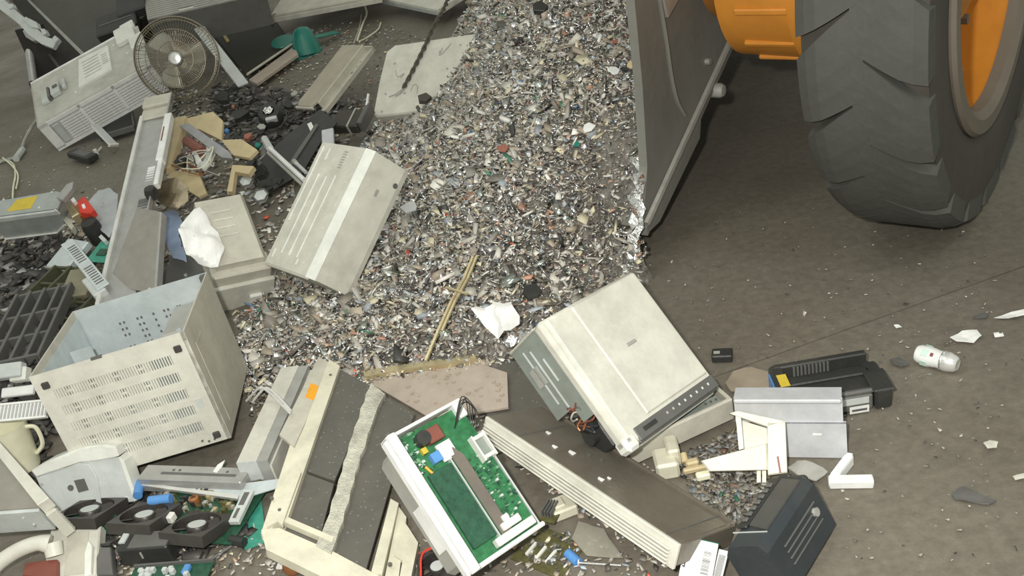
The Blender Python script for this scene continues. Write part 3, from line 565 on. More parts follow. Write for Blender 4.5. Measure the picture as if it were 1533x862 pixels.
part(t,'torn_foam_strip',[prism(fpx(*rg),.012,.034,.003)],mat('old_foam',(.52,.51,.43),.8,var=.3,scale=30,dirt=.6,dirtcol=(.28,.27,.23),bump=1.0))
part(t,'right_rail',[prism(fpx((585,748),(597,755),(572,862),(556,858)),.004,.034),prism(fpx((597,755),(608,770),(596,862),(574,868)),.004,.022),prism(fpx((612,790),(626,812),(612,880),(596,875)),.004,.030),prism(fpx((602,775),(616,795),(606,840),(590,830)),.018,.028)],cream)
for a,b in ((419,765),(407,747),(584,846)): part(t,'screw_hole',[cyl((*fpx((a,b))[0],.030),(*fpx((a,b))[0],.0355),.0045,n=10)],dgrey)
part(t,'rail_bracket',[prism(fpx((437,700),(452,712),(440,745),(424,790),(418,787)),.03,.042)],cream)
# ---- ribbed beige cover leaning on the heap
(W,D,H),M=pose('ribbed')
t=thing('ribbed_cover','big beige appliance cover with raised ribs leaning on the scrap heap','cover',M)
# profile in x,z with a bevelled right shoulder, extruded along y
xz=Matrix(((1,0,0,0),(0,0,1,0),(0,1,0,0),(0,0,0,1)))
part(t,'shell',tf(prism([(0,0),(.004,H-.004),(.008,H),(W-.034,H),(W-.006,H-.018),(W,0),(W-.006,-.02),(.004,-.02)],0,D),xz),beigel)
part(t,'shoulder_band',tf(prism([(W-.036,H+.0015),(W-.005,H-.017),(W-.008,H-.024),(W-.036,H-.004)],-.002,D+.001),xz),offw)
for u,a,b in ((.10,.35,.97),(.26,.10,.75),(.42,.10,.74),(.58,.10,.76),(.24,.86,.96),(.12,.05,.12),(.62,.05,.10)): part(t,'rib',[bx(u*W-.003,u*W+.003,a*D,b*D,H-.001,H+.004,.0015)],offw)
for k in range(7): part(t,'vent_slit',[bx(.53*W,.60*W,D*(.82+.021*k),D*(.828+.021*k),H-.001,H+.0015)],greyp)
part(t,'end_lip',[bx(.01,W-.03,-.008,.002,H-.012,H-.002,.002)],beige)
part(t,'badge',[bx(W-.002,W+.0008,D*.72,D*.77,.055,.065)],greyp); part(t,'edge_hole',[cyl((W-.004,D*.86,.008),(W+.001,D*.86,.008),.009,n=12)],dgrey)
r=random.Random(5); part(t,'dust_grit',[bx(x,x+s,y,y+s*.7,H-.0005,H+s*.4) for x,y,s in [(r.uniform(.01,W-.05),r.uniform(.02,D-.02),r.uniform(.002,.006)) for _ in range(46)]],offw,kind='stuff')
# ---- rear housing of a monitor
(W,D,H),M=pose('crtback')
t=thing('monitor_housing','beige monitor rear housing with stepped collar beside white crumpled sheet','monitor housing',M)
part(t,'rear_hood',tf(prism([(.0,H*.1),(.01,H),(W-.012,H),(W,H*.92),(W,H*.1)],D*.02,D),xz),beige)
part(t,'collar',[bx(-.008,W+.012,-.02,D*.18,H*.05,H*.86,.006)],beige); part(t,'front_skirt',[bx(-.012,W+.02,-.034,-.018,-.01,H*.62,.004)],beigel)
for k in range(4): part(t,'vent_rib',[bx(W*.28,W*.66,D*(.42+.12*k),D*(.445+.12*k),H-.001,H+.004,.0015)],beigel)
part(t,'torn_tab',[bx(W*.62,W*.86,-.046,-.033,.0,H*.3,.002)],offw)
M2=M@Matrix.Translation((0,0,H+.012))
pts_=pol(M2,[(300,318),(325,350),(336,372),(326,400),(297,403),(280,385),(268,352),(271,335)])
solo('crumpled_sheet','crumpled white foam sheet draped over the monitor housing','sheet',crumple(pts_,.005,.055,seed=4,freq=6),paper,M2,True)
# ---- pale slab with rounded corners
(W,D,H),M=pose('slab')
t=thing('beige_slab','pale beige slab with screw holes and rounded corners on the heap edge','panel',M)
part(t,'panel',[prism([(0.02,0),(W,0),(W,D),(.05,D),(.012,D-.03),(0,D*.5),(0,.02)],0,H,.008)],beigel)
for u,v in ((.10,.30),(.09,.06),(.30,.28),(.80,.86),(.70,.55),(.14,.72),(.60,.80)): part(t,'screw_hole',[cyl((u*W,v*D,H-.002),(u*W,v*D,H+.0012),.006,n=10)],greyp)
for k,pp in enumerate((((.16,.62),(.2,.52),(.26,.56),(.23,.5)),((.62,.85),(.60,.75),(.66,.82),(.7,.9)),((.36,.3),(.38,.38),(.42,.36),(.43,.26)))): part(t,'scratch_wire',[tube(spline([(a*W,b*D,H+.002) for a,b in pp],5),.0014,5)],greyp)
# ---- long beige panel
(W,D,H),M=pose('longpanel')
t=thing('long_cover','narrow taupe cover panel with open pale channel standing on black parts','cover',M)
tp_=mat('taupe_plastic',(.40,.36,.29),.5,dirt=.3)
part(t,'cover',[prism([(0.02,0),(W*.55,0),(W*.66,D*.14),(W*.66,D),(.0,D),(0,.03)],H-.012,H,.003)],tp_)
part(t,'end_lip',[bx(.0,W*.6,-.01,.004,H-.02,H-.004,.003)],beige); part(t,'side_channel',[bx(W*.66,W*.70,D*.06,D,0,H,.002),bx(W*.70,W*.92,D*.02,D,0,.008),bx(W*.92,W*.96,0,D*.98,0,H*.6,.002),bx(W*.66,W*.96,D-.005,D,0,H*.8)],beige)
for v in (.62,.72,.80): part(t,'channel_hole',[cyl((W*.8,v*D,.007),(W*.8,v*D,.0095),.008 if v<.7 else .005,n=10)],black)
# ---- louvred back of an appliance
(W,D,H),M=pose('grille')
t=thing('louvred_back_panel','white louvred appliance back leaning against the desk fan','appliance back',M)
part(t,'back_plate',[bx(0,W,.004,D,H-.012,H,.003)],mat('dirty_white_metal',(.50,.50,.45),.5,dirt=.45)); part(t,'top_edge',[bx(0,W*.9,D-.006,D+.004,H-.02,H+.008,.002)],white)
part(t,'raised_cover',[prism([(W*.40,D*.30),(W*.70,D*.30),(W*.72,D*.86),(W*.45,D*.90)],H,H+.014,.002)],offw)
part(t,'cover_print',[bx(W*(.47),W*.62,D*(.42+.07*k),D*(.435+.07*k),H+.0135,H+.0148) for k in range(6)]+[bx(W*.64,W*.69,D*(.50+.05*k),D*(.515+.05*k),H+.0135,H+.0148) for k in range(5)],greyp)
lf=part(t,'louvre_frame',[bx(0,W,0,.004,H-.020,H),bx(0,W,0,.004,-.012,.008),bx(0,.075*W,0,.004,0,H),bx(.34*W,.365*W,0,.004,0,H),bx(.64*W,.665*W,0,.004,0,H),bx(.95*W,W,0,.004,0,H),bx(.0,W,.02,.024,0,H)],white)
part(lf,'grip_recess',[bx(.085*W,.145*W,-.0015,.006,.012,H-.03,.005)],lgrey)
first=None
for c,(a,b) in enumerate(((.16,.34),(.365,.64),(.665,.95))):
    for k in range(8):
        M_=Matrix.Translation((a*W,.001,.012+k*(H-.036)/8))@Matrix.Diagonal(((b-a)*W,1,1,1))
        if first is None: first=part(lf,'louvre_slat',[bx(0,1,-.003,.006,0,(H-.036)/8*.62)],white); first.matrix_local=M_
        else: again(first,lf,M_)
part(t,'side_plate',[bx(-.003,.0,.004,D,-.02,H)],beige)
br=part(t,'terminal_block',[bx(W*.08,W*.14,D*.36,D*.56,H,H+.02,.003),bx(W*.17,W*.25,D*.40,D*.62,H,H+.03,.004),bx(W*.27,W*.30,D*.46,D*.66,H,H+.02,.003)],lgrey); part(br,'terminal_clip',[bx(W*.145,W*.165,D*.38,D*.6,H,H+.032,.002),bx(W*.2,W*.24,D*.5,D*.55,H+.03,H+.036)],dgrey)
part(t,'bracket_cluster',[bx(W*.80,W*.97,D*.70,D*1.04,H,H+.03,.004),bx(W*.90,W*1.02,D*.45,D*.72,H,H+.025,.004),bx(W*.86,W*.98,D*.95,D*1.12,H-.01,H+.02,.003)],offw)
for u,v in ((.76,.84),(.30,.9),(.36,.28),(.85,.5)): part(t,'screw',[cyl((u*W,v*D,H),(u*W,v*D,H+.004),.005,n=8)],white)
# ---- toner cartridge
(W,D,H),M=pose('toner')
t=thing('toner_cartridge','long black toner cartridge with yellow sticker beyond the lilac bracket','cartridge',M)
part(t,'body',[bx(0,W*.98,.02,D,0,H*.62,.006)],black); part(t,'top_trough',[bx(.01,W*.93,D-.018,D,H*.6,H,.003),bx(.14*W,W*.92,D*.55,D*.72,H*.6,H*.70,.003)],black)
part(t,'end_cap',[bx(0,.13*W,.0,D,H*.1,H*.99,.006)],black); part(t,'end_cap',[bx(W*.86,W*1.02,.0,D*.9,H*.02,H*.70,.006),bx(W*.84,W*1.04,-.004,D*.6,H*.66,H*.74,.003)],black)
for k in range(10): part(t,'grip_rib',[bx(W*(.22+.036*k),W*(.24+.036*k),D-.022,D-.017,H*.64,H*.95)],dgrey)
part(t,'shutter',[bx(.14*W,.84*W,.0,.02,H*.12,H*.60,.003)],dgrey)
part(t,'yellow_label',[bx(.035*W,.125*W,D*.30,D*.66,H*.985,H*.993)],yellow); part(t,'blue_tab',[bx(.06*W,.12*W,-.004,.0,H*.35,H*.7),bx(-.003,.0,.05*D,.9*D,H*.15,H*.8)],blue)
part(t,'pale_label',[bx(.46*W,.80*W,-.0015,.0,H*.36,H*.56)],lgrey); part(t,'yellow_strip',[bx(.36*W,.46*W,-.0015,.0,H*.40,H*.55)],yellow); lb=part(t,'white_label',[bx(.62*W,.80*W,-.0018,.0,H*.06,H*.28)],lite); part(lb,'print_lines',[bx(.64*W,.78*W,-.0024,-.0016,H*.13,H*.20)],ink)
part(t,'roller',[cyl((.15*W,.012,H*.64),(.85*W,.012,H*.64),.006,n=10)],dgrey,True)
# ---- lilac bracket
(W,D,H),M=pose('bracket')
t=thing('sheet_metal_bracket','pale lilac stepped sheet metal bracket in front of the black cartridge','bracket',M)
part(t,'upper_strip',[bx(0,W*.975,0,.003,H*.58,H,.0)],lilac); part(t,'top_flange',[bx(0,W*.97,-.010,.003,H*.93,H,.003)],lilac); part(t,'lower_plate',[bx(W*.30,W,-.006,-.003,0,H*.60,.0)],lilac); part(t,'fold',[bx(W*.28,W,-.006,.003,H*.585,H*.60)],lilac)
part(t,'chip_mark',[bx(W*.70,W*.78,-.0068,-.0058,H*.39,H*.42)],white); part(t,'back_flange',[bx(0,W*.97,.003,.05,H*.99,H)],lilac)
# ---- black desk machine
(W,D,H),M=pose('fax')
t=thing('black_desk_machine','black desk machine with keypad ridges lying on its side at bottom right','office machine',M)
part(t,'casing',tf(prism([(0,-.01),(-.004,H*.78),(.012,H),(W*.86,H),(W,H*.82),(W*1.02,-.02),(W*.5,-.05)],-.03,D),xz),navy)
kp=part(t,'keypad_strip',[bx(.004,W*.30,D*.12,D*.98,H,H+.006,.002)],black)
for k in range(7): part(kp,'key',[bx(.010,W*.25,D*(.20+.10*k),D*(.26+.10*k),H+.005,H+.011,.002)],dgrey)
part(t,'document_cover',[prism([(W*.34,D*.16),(W*.84,D*.08),(W*.84,D*.92),(W*.34,D*.97)],H-.001,H+.006,.002)],mat('charcoal_plastic',(.075,.075,.07),.5,dirt=.3)); part(t,'seam',[bx(.0,W*.86,D*.06,D*.068,H-.001,H+.002)],lgrey)
for k in range(4): part(t,'side_groove',[bx(W-.001,W+.004,D*.1,D*.85,H*(.15+.14*k),H*(.18+.14*k),.001)],dgrey)
part(t,'side_knob',[cyl((W,D*.78,H*.42),(W+.008,D*.78,H*.42),.009,n=12)],greyp,True); part(t,'handset_cradle',[bx(W*.1,W*.9,D*.96,D*1.06,H*.5,H*1.02,.006),bx(W*.2,W*.5,D*1.0,D*1.08,H*.95,H*1.05,.004)],black)
# ================================================ right side
# ---- ivory bezel frame
M,w_,d_=Q((1065,714,.0),(1180,712,.0),(1068,620,.10))
t=thing('ivory_bezel','ivory plastic bezel frame standing beside the lilac bracket','bezel',M)
def mp(*pts): return pol(M,pts,.03)
part(t,'right_post',[prism(mp((1149,632),(1176,632),(1179,708),(1150,712)),.0,.055,.003)],cream)
part(t,'upper_bar',[prism(mp((1092,620),(1104,616),(1176,632),(1150,640)),.02,.055,.003)],cream)
part(t,'inner_wall',[prism(mp((1108,628),(1148,640),(1149,667),(1112,672)),.0,.012)],beigel); part(t,'inner_post',[prism(mp((1102,622),(1110,626),(1114,672),(1107,674)),.0,.05)],cream)
part(t,'lower_bar',[prism(mp((1050,690),(1149,664),(1150,704),(1062,706)),.0,.052,.004)],cream)
for a,b in ((1133,708),(1141,709)): part(t,'foot_rib',[prism(mp((a,704),(a+6,704),(a+6,722),(a,722)),.0,.03)],cream)
part(t,'stain',[prism(mp((1163,684),(1166,683),(1170,708),(1167,708)),.0548,.0556)],brick)
M,w_,d_=Q((1024,712,.01),(1062,704,.01),(1024,690,.01))
t=thing('tan_clip','broken tan plastic clip at the tip of the ivory bezel','clip',M)
part(t,'clip_body',[bx(0,w_,0,.012,0,.014,.003),bx(.01,w_*.7,.012,.03,.004,.022,.004),cyl((.012,.03,.01),(.012,.05,.02),.008,n=10)],tan); part(t,'clip_foot',[bx(w_*.4,w_*.95,-.03,-.012,0,.016,.003)],oldw)
# white bent piece
M,w_,d_=Q((1241,733,.0),(1309,732,.0),(1241,712,.0))
t=thing('white_bent_strip','bright white bent plastic strip alone on the floor at right','plastic strip',M)
part(t,'base_arm',[bx(0,w_,0,.024,0,.022,.003)],white,True)
q=pol(M,[(1243,716),(1256,718),(1278,690),(1277,684),(1270,683),(1263,688)],.012); part(t,'raised_arm',[prism(q,.002,.026,.004)],white)
# drink can
a=P(1372,528,.024); b=P(1434,546,.024)
d=(b-a); L=d.length; z=d.normalized(); x=z.orthogonal().normalized(); y=z.cross(x); CM=Matrix(((x.x,y.x,z.x,a.x),(x.y,y.y,z.y,a.y),(x.z,y.z,z.z,a.z),(0,0,0,1)))@Matrix.Diagonal((.74,.74,1,1))
t=thing('drink_can','crushed white drink can lying on the floor at right','can',CM)
part(t,'can_body',lathe([(.0,.006),(.026,.002),(.031,.010),(.033,.03),(.031,L*.45),(.029,L*.55),(.0305,L*.62)],20),white,True); part(t,'can_shoulder',lathe([(.0305,L*.62),(.033,L*.70),(.032,L*.80),(.026,L*.95),(.020,L*1.0),(.0,L*.985)],20),bsteel,True); part(t,'can_rim',[tube([(.031*math.cos(k*PI/8),.031*math.sin(k*PI/8),L*.66) for k in range(16)],.0025,5,True)],foil,True)
part(t,'printed_mark',[tf(bx(-.006,.006,-.0335,-.0315,L*.40,L*.47),Matrix.Rotation(k,4,'Z')) for k in (.0,2.1,4.2)],brick); part(t,'green_print',[tf(bx(-.011,.011,-.0338,-.0325,L*.18,L*.34),Matrix.Rotation(k,4,'Z')) for k in (.0,1.2,2.4,3.6,4.8)],mat('pale_green_print',(.55,.75,.66),.5,dirt=.05))
# torn papers and scraps on the floor
def scrap(name,label,cat,pts,m,z=.004,amp=.010,seed=1,thick=.0015):
    M,_,_=Q((pts[0][0],pts[0][1],z),(pts[0][0]+30,pts[0][1],z),(pts[0][0],pts[0][1]-30,z)); return solo(name,label,cat,crumple(pol(M,pts),amp*.6,amp,seed=seed,thick=thick,freq=3),m,M,True)
scrap('paper_scrap','torn white paper scrap lying behind the drink can','paper',[(1422,508),(1440,499),(1462,496),(1470,506),(1458,515),(1432,514)],paper,seed=2)
scrap('paper_scrap','thin white paper strip at the right edge of the floor','paper',[(1488,478),(1505,472),(1533,468),(1540,474),(1510,479)],paper,seed=3)
scrap('paper_scrap','small pale paper square between can and right edge','paper',[(1487,499),(1501,498),(1503,504),(1489,505)],paper,seed=8,amp=.003)
scrap('paper_scrap','tiny white flake on the floor above the black cartridge','paper',[(1338,487),(1346,487),(1350,490),(1342,492)],paper,seed=5,amp=.003)
scrap('paper_scrap','beige flake on the floor left of the right edge low down','paper',[(1472,665),(1482,660),(1494,664),(1492,672),(1478,673)],cardb if False else beigel,seed=6,amp=.006)
scrap('paper_scrap','pale chip at right edge level with the white bent strip','paper',[(1516,714),(1533,710),(1540,716),(1520,720)],beigel,seed=16,amp=.004)
scrap('dark_shard','dark jagged plastic shard on the floor at lower right','plastic shard',[(1424,741),(1440,730),(1462,738),(1492,752),(1480,757),(1450,752),(1430,748)],dgrey,seed=7,amp=.010,thick=.003)
scrap('dark_shard','small dark shard between cartridge and drink can','plastic shard',[(1332,540),(1346,536),(1362,546),(1350,552),(1338,548)],dgrey,seed=9,amp=.008,thick=.003)
scrap('dark_shard','thin dark sliver on the floor near the top right scraps','plastic shard',[(1455,475),(1470,470),(1480,470),(1478,476),(1462,477)],dgrey,seed=10,amp=.004,thick=.003)
scrap('cardboard_scrap','crumpled brown cardboard scrap between white printer and cartridge','cardboard',[(1086,578),(1098,560),(1125,555),(1150,562),(1155,585),(1120,592),(1095,592)],cardb,seed=11,amp=.016,thick=.003)
scrap('metal_scrap','torn grey metal scrap behind the black desk machine','metal scrap',[(1178,705),(1195,698),(1228,700),(1240,712),(1222,726),(1200,720)],greyp,seed=12,amp=.018,thick=.003)
M,w_,d_=Q((1066,544,.0),(1097,543,.0),(1066,531,.0))
t=thing('small_black_box','small black plastic box on the bare floor right of white printer','box',M); part(t,'box_body',[bx(0,w_,0,d_,0,.022,.003)],black); part(t,'box_marking',[bx(w_*.1,w_*.4,d_*.3,d_*.6,.022,.0226)],greyp)
# barcode cards at the bottom
M,w_,d_=Q((1015,872,.03),(1063,884,.03),(1033,805,.085))
t=thing('barcode_card','white label card with barcode leaning against the chassis end','label card',M)
part(t,'card',[bx(0,w_,0,d_,0,.004)],white); part(t,'green_edge',[bx(0,w_,d_-.001,d_+.0015,-.001,.003)],greenp)
r=random.Random(2); part(t,'barcode',[bx(w_*.62,w_*.86,d_*(.30+.018*k),d_*(.30+.018*k)+d_*r.uniform(.005,.012),.0038,.0046) for k in range(28)],ink,kind='stuff'); part(t,'clip_mark',[bx(w_*.09,w_*.13,d_*.35,d_*.72,.0038,.0046),bx(w_*.04,w_*.10,d_*.36,d_*.39,.0038,.0046),bx(w_*.04,w_*.10,d_*.68,d_*.71,.0038,.0046)],ink); part(t,'print_lines',[bx(w_*.3,w_*.5,d_*(.2+.12*k),d_*(.215+.12*k),.0038,.0046) for k in range(6)],lgrey)
M,w_,d_=Q((1066,868,.025),(1080,872,.025),(1085,824,.06))
t=thing('barcode_strip','narrow barcode strip beside the white label card','label card',M)
part(t,'card',[bx(0,w_,0,d_,0,.003)],white); part(t,'barcode',[bx(w_*.15,w_*.85,d_*(.12+.028*k),d_*(.135+.028*k),.0028,.0036) for k in range(26)],ink,kind='stuff')
# ================================================ bottom middle
M,w_,d_=Q((838,868,.0),(880,815,.0),(778,820,.0))
t=thing('olive_circuit_board','olive brown circuit board lying below the green printer','circuit board',M)
part(t,'board',[bx(0,w_,0,d_,0,.003)],pcbo); r=random.Random(8)
for k in range(3): part(t,'white_slot',[bx(w_*.2+.0*k,w_*.55,d_*(.35+.2*k),d_*(.40+.2*k),.003,.010,.001)],offw)
part(t,'small_components',[bx(x,x+s,y,y+s,.003,.003+s) for x,y,s in [(r.uniform(.01,w_-.01),r.uniform(.01,d_-.01),r.uniform(.003,.008)) for _ in range(34)]],dplate,kind='stuff')
M,w_,d_=Q((806,780,.02),(830,785,.02),(800,748,.02))
t=thing('dark_olive_board','dark olive board wedged between printer and ribbed chassis','circuit board',M); part(t,'board',[bx(0,w_,0,d_,0,.004)],pcbo); part(t,'heat_sink',[bx(.004+k*.007,.007+k*.007,d_*.2,d_*.9,.004,.02) for k in range(4)],dgrey)
M,w_,d_=Q((832,784,.0),(868,770,.0),(830,758,.0))
t=thing('cream_block','cream plastic block tucked under the chassis front','block',M); part(t,'block',[bx(0,w_,0,d_,0,.028,.004),bx(w_*.1,w_*.6,d_*.2,d_*.8,.028,.034,.003)],cream)
t=thing('pen_probe','blue ended metal probe lying on the floor under the chassis','probe')
a,b,c=P(850,828,.008),P(866,842,.008),P(930,846,.006); part(t,'blue_end',[tube([a,(a+b)/2,b],.011,10)],blue,True); part(t,'tip',[tube([b,b+(c-b)*.03],.009,10)],bsteel,True); part(t,'rod',[tube([b,c],.0022,6)],steel,True)
scrap('clear_sheet','folded smoky clear plastic sheet below the chassis front','plastic sheet',[(868,790),(905,800),(935,846),(880,838),(858,815)],clearp,seed=14,amp=.02)
# ================================================ pinkish board and sheets under the heap front
M,w_,d_=Q((618,622,.006),(770,600,.03),(552,572,.006))
t=thing('pinkish_board','dusty pinkish board with brass edge strip at the heap toe','board',M)
q=pol(M,[(549,572),(716,545),(760,560),(762,612),(700,622),(640,625),(618,612)]); part(t,'board',[prism(q,0,.006)],pinkp)
q=pol(M,[(546,564),(590,556),(716,540),(718,546),(592,564),(549,573)]); part(t,'edge_strip',[prism(q,.0,.022,.003)],gold)
r=random.Random(21); part(t,'dirt_clods',[prism(pol(M,[(x,y),(x+s,y-1),(x+s*.9,y+s*.3),(x+s*.5,y+s*.55),(x-1,y+s*.35)]),.006,.006+s*.0004) for x,y,s in [(r.uniform(590,750),r.uniform(558,606),r.uniform(2,7)) for _ in range(34)]],mat('dirt',(.40,.34,.27),.9),kind='stuff')
M,w_,d_=Q((728,628,.012),(830,625,.012),(740,525,.03))
t=thing('grey_sheet','grey brown metal sheet sticking out under the white printer','metal sheet',M); part(t,'sheet',[prism(pol(M,[(728,628),(748,540),(764,528),(835,600),(845,628)]),0,.004)],dplate); part(t,'crease',[prism(pol(M,[(745,634),(815,606),(842,622),(815,609)]),.004,.0055)],dgrey)
# brass strip on the heap and white crumpled film
t=thing('brass_rod','long thin brass coloured strip sloping down the scrap heap','strip'); pp=[P(637,540,.085),P(655,497,.125),P(675,452,.165),P(694,418,.19),P(708,384,.225)]
part(t,'strip',[tube(pp,.0055,5)],gold); part(t,'strip_edge',[tube([p+Vector((.012,.004,-.002)) for p in pp[1:]],.005,5)],gold); part(t,'crossbar',[tube([P(668,430,.2),P(700,440,.2)],.004,5)],gold)
M,w_,d_=Q((715,510,.135),(775,510,.135),(718,460,.19))
solo('crumpled_film','bright white crumpled plastic film on the heap beside the white printer','plastic film',crumple(pol(M,[(712,468),(735,460),(768,455),(782,478),(770,500),(750,512),(735,498)]),.01,.06,seed=20,freq=7),paper,M,True)
M,w_,d_=Q((760,524,.09),(790,520,.09),(765,500,.1))
solo('crumpled_film','shiny silver film tucked under the left edge of white printer','plastic film',crumple(pol(M,[(750,520),(775,500),(800,494),(795,512),(768,528)]),.01,.025,seed=22,freq=6),foil,M,True)
# bigger fragments that can be told apart on the heap
def frag(name,label,cat,px,py,z,s,m,seed,t_=.006):
    r=random.Random(seed); p=P(px,py,z); n=r.randint(5,7); poly=[(s*r.uniform(.6,1.1)*math.cos(2*PI*i/n+r.uniform(-.2,.2)),s*r.uniform(.6,1.1)*math.sin(2*PI*i/n+r.uniform(-.2,.2))) for i in range(n)]
    M=Matrix.Translation(p)@Matrix.Rotation(.45,4,'X')@Matrix.Rotation(r.uniform(-.3,.3),4,'Y'); return solo(name,label,cat,prism(poly,0,t_,.0012),m,M)
dk=mat('brown_black_chunk',(.075,.065,.055),.7)
frag('dark_chunk','dark round lump at the corner of the pale beige slab','chunk',636,150,.20,.034,dk,1,.02)
frag('dark_chunk','flat dark brown flake high on the heap','chunk',752,36,.42,.03,dplate,2)
frag('dark_chunk','black chunk at top of the heap left of the bucket','chunk',808,16,.58,.034,black,3,.02)
frag('dark_chunk','grey brown flake below the brown flake on the heap','chunk',796,62,.49,.025,dplate,4)
frag('pale_flake','pale blue grey plastic flake near the top of the heap','flake',828,36,.55,.035,lgrey,5,.004)
frag('pale_flake','beige flake on the upper heap beside dark flakes','flake',822,56,.50,.028,beigel,6,.004)
frag('pale_flake','white angular flake in the middle of the heap right side','flake',880,192,.41,.024,white,7,.004)
frag('pale_flake','green plastic flake in the heap below the white flake','flake',864,216,.38,.014,greenp,8,.004)
frag('pale_flake','white flake upper right of the heap near the bucket','flake',920,106,.50,.020,white,9,.004)
frag('pale_flake','ochre flake by the bucket plate high up','flake',945,98,.52,.018,tan,10,.004)
frag('dark_chunk','flat dark strip on the heap left of the white printer','chunk',795,438,.14,.03,black,11,.008)
frag('pale_flake','pale chunk on the heap close to the ribbed cover','flake',614,312,.16,.032,lgrey,12,.01)
frag('pale_flake','silver white flake at the tip of the ribbed cover','flake',500,455,.07,.024,white,13,.004)
frag('red_flake','reddish plastic fragments in the middle of the heap','flake',752,222,.33,.024,mat('dull_red',(.34,.13,.09),.6),14,.005)
frag('red_flake','dull red flake left of centre on the heap','flake',706,205,.27,.020,MATS['dull_red'],15,.005)
frag('red_flake','small dull red flake high near the bucket plate','flake',921,62,.53,.014,MATS['dull_red'],16,.005)
# twisted dark cord over the slab
t=thing('twisted_cord','dark twisted frayed cord lying across the pale beige slab','cord'); SLD,SLM=pose('slab')
def onslab(a,b,h=.010): q=onp(SLM,a,b,SLD[2]+h); return SLM@Vector((q[0],q[1],SLD[2]+h))
A=[onslab(672,-5,.03),onslab(664,15,.02),onslab(650,38),onslab(636,70),onslab(620,102),onslab(604,132)]; sp=spline(A,10)
for k in (0,1):
    part(t,'strand',[tube([p+Vector((math.cos(i*.9+k*PI),.3,math.sin(i*.9+k*PI)))*.006 for i,p in enumerate(sp)],.0055,6)],rope,True)
e=sp[-1]
for k,(a,b) in enumerate(((582,145),(592,144),(598,140))): part(t,'frayed_end',[tube([e,onslab((604+a)/2,(132+b)/2+2,.006),onslab(a,b,.003)],.002,5)],greyp)
# ================================================ top left
# ---- desk fan with wire cage
c=P(265,88,.34); zc_=(Vector(C_)-c).normalized(); zc_=(zc_+Vector((-.12,0,.05))).normalized(); xx=zc_.orthogonal().normalized(); yy=zc_.cross(xx)
FM_=Matrix(((xx.x,yy.x,zc_.x,c.x),(xx.y,yy.y,zc_.y,c.y),(xx.z,yy.z,zc_.z,c.z),(0,0,0,1)))
t=thing('desk_fan','round desk fan with bronze wire cage leaning on the louvred panel','fan',FM_)
cg=mat('bronze_wire',(.19,.165,.115),.35,.5,dirt=.3); R0=61/pm(265,88,.34)
def wires(zs,n,rin):
    out=[]
    for k in range(n):
        a=2*PI*k/n; out.append(tube([(rin*math.cos(a),rin*math.sin(a),zs*.062),(R0*.7*math.cos(a+.06),R0*.7*math.sin(a+.06),zs*.058),(R0*.93*math.cos(a+.1),R0*.93*math.sin(a+.1),zs*.035),(R0*math.cos(a+.11),R0*math.sin(a+.11),0)],.0011,4))
    return out
fc=part(t,'front_cage',[tube(circle(R0,64,.002),.0042,6,True),tube(circle(R0*.93,64,.035),.0022,5,True),tube(circle(R0*.70,56,.058),.002,5,True),tube(circle(R0*.42,48,.062),.0018,5,True)],cg,True); part(fc,'cage_wires',wires(1,84,.04),cg,kind='stuff')
rc=part(t,'rear_cage',[tube(circle(R0,64,-.004),.0042,6,True),tube(circle(R0*.93,64,-.035),.0022,5,True),tube(circle(R0*.6,56,-.058),.002,5,True)],cg,True); part(rc,'cage_wires',wires(-1,60,.05),cg,kind='stuff')
part(fc,'badge',lathe([(0,.072),(.026,.070),(.034,.062),(.034,.056)],24),mat('silver_badge',(.62,.62,.62),.3,.5),True)
part(t,'motor',lathe([(0,-.14),(.035,-.135),(.05,-.11),(.052,-.05),(.02,-.045),(.02,.02)],24),greyp,True)
part(t,'hub',lathe([(0,.03),(.03,.026),(.036,.0),(.036,-.03)],24),clearp,True)
bl=[]
for k in range(3):
    v=[];f=[]
    for i in range(7):
        r_=.034+i/6*.112
        for j in range(7):
            s=j/6-.5; a=s*(.95 if i<5 else .95-.12*(i-4))+.25*i/6; v.append((r_*math.cos(a),r_*math.sin(a),s*.045))
    for i in range(6):
        for j in range(6): f.append((i*7+j,i*7+j+1,(i+1)*7+j+1,(i+1)*7+j))
    if k==0:
        b0_=part(t,'blade',(v,f),mat('smoky_blade',(.46,.45,.38),.2,dirt=.2,alpha=.8),True); b0_.modifiers.new('t','SOLIDIFY').thickness=.002
    else: again(b0_,t,Matrix.Rotation(2*PI*k/3,4,'Z'))
# ---- ribbed cabinet top at the top edge
M,w_,d_=Q(PD(221,30,5.5),PD(358,-1,5.6),PD(246,-60,6.1))
t=thing('ribbed_cabinet','grey cabinet with fine ribs cut by the top edge of the picture','cabinet',M); part(t,'cabinet_body',[bx(0,w_*1.3,0,d_*1.5,-.19,-.002)],dgrey)
rb0=part(t,'rib',[bx(0,w_*1.3,0,.016,-.004,.008,.002)],mat('rib_grey',(.34,.34,.31),.5,dirt=.3))
for k in range(1,12): again(rb0,t,Matrix.Translation((0,k*.027,0)))
part(t,'front_sticker',[prism(pol(M,[(267,13),(289,8),(290,12),(268,17)],.008),.005,.008)],beigel)
# ---- pale strip beside fan
M,w_,d_=QY((357,132,.10),(374,127,.10),PD(271,20,P(357,132,.1).y*1.0+.55))
t=thing('pale_strip_panel','long pale strip panel leaning between desk fan and dark glass','panel',M); part(t,'strip',[bx(0,w_,0,d_,0,.012,.003)],lgrey); part(t,'embossed_print',[bx(w_*.12,w_*.3,d_*(.30+.03*k),d_*(.31+.03*k),.012,.013) for k in range(14)],greyp,kind='stuff')
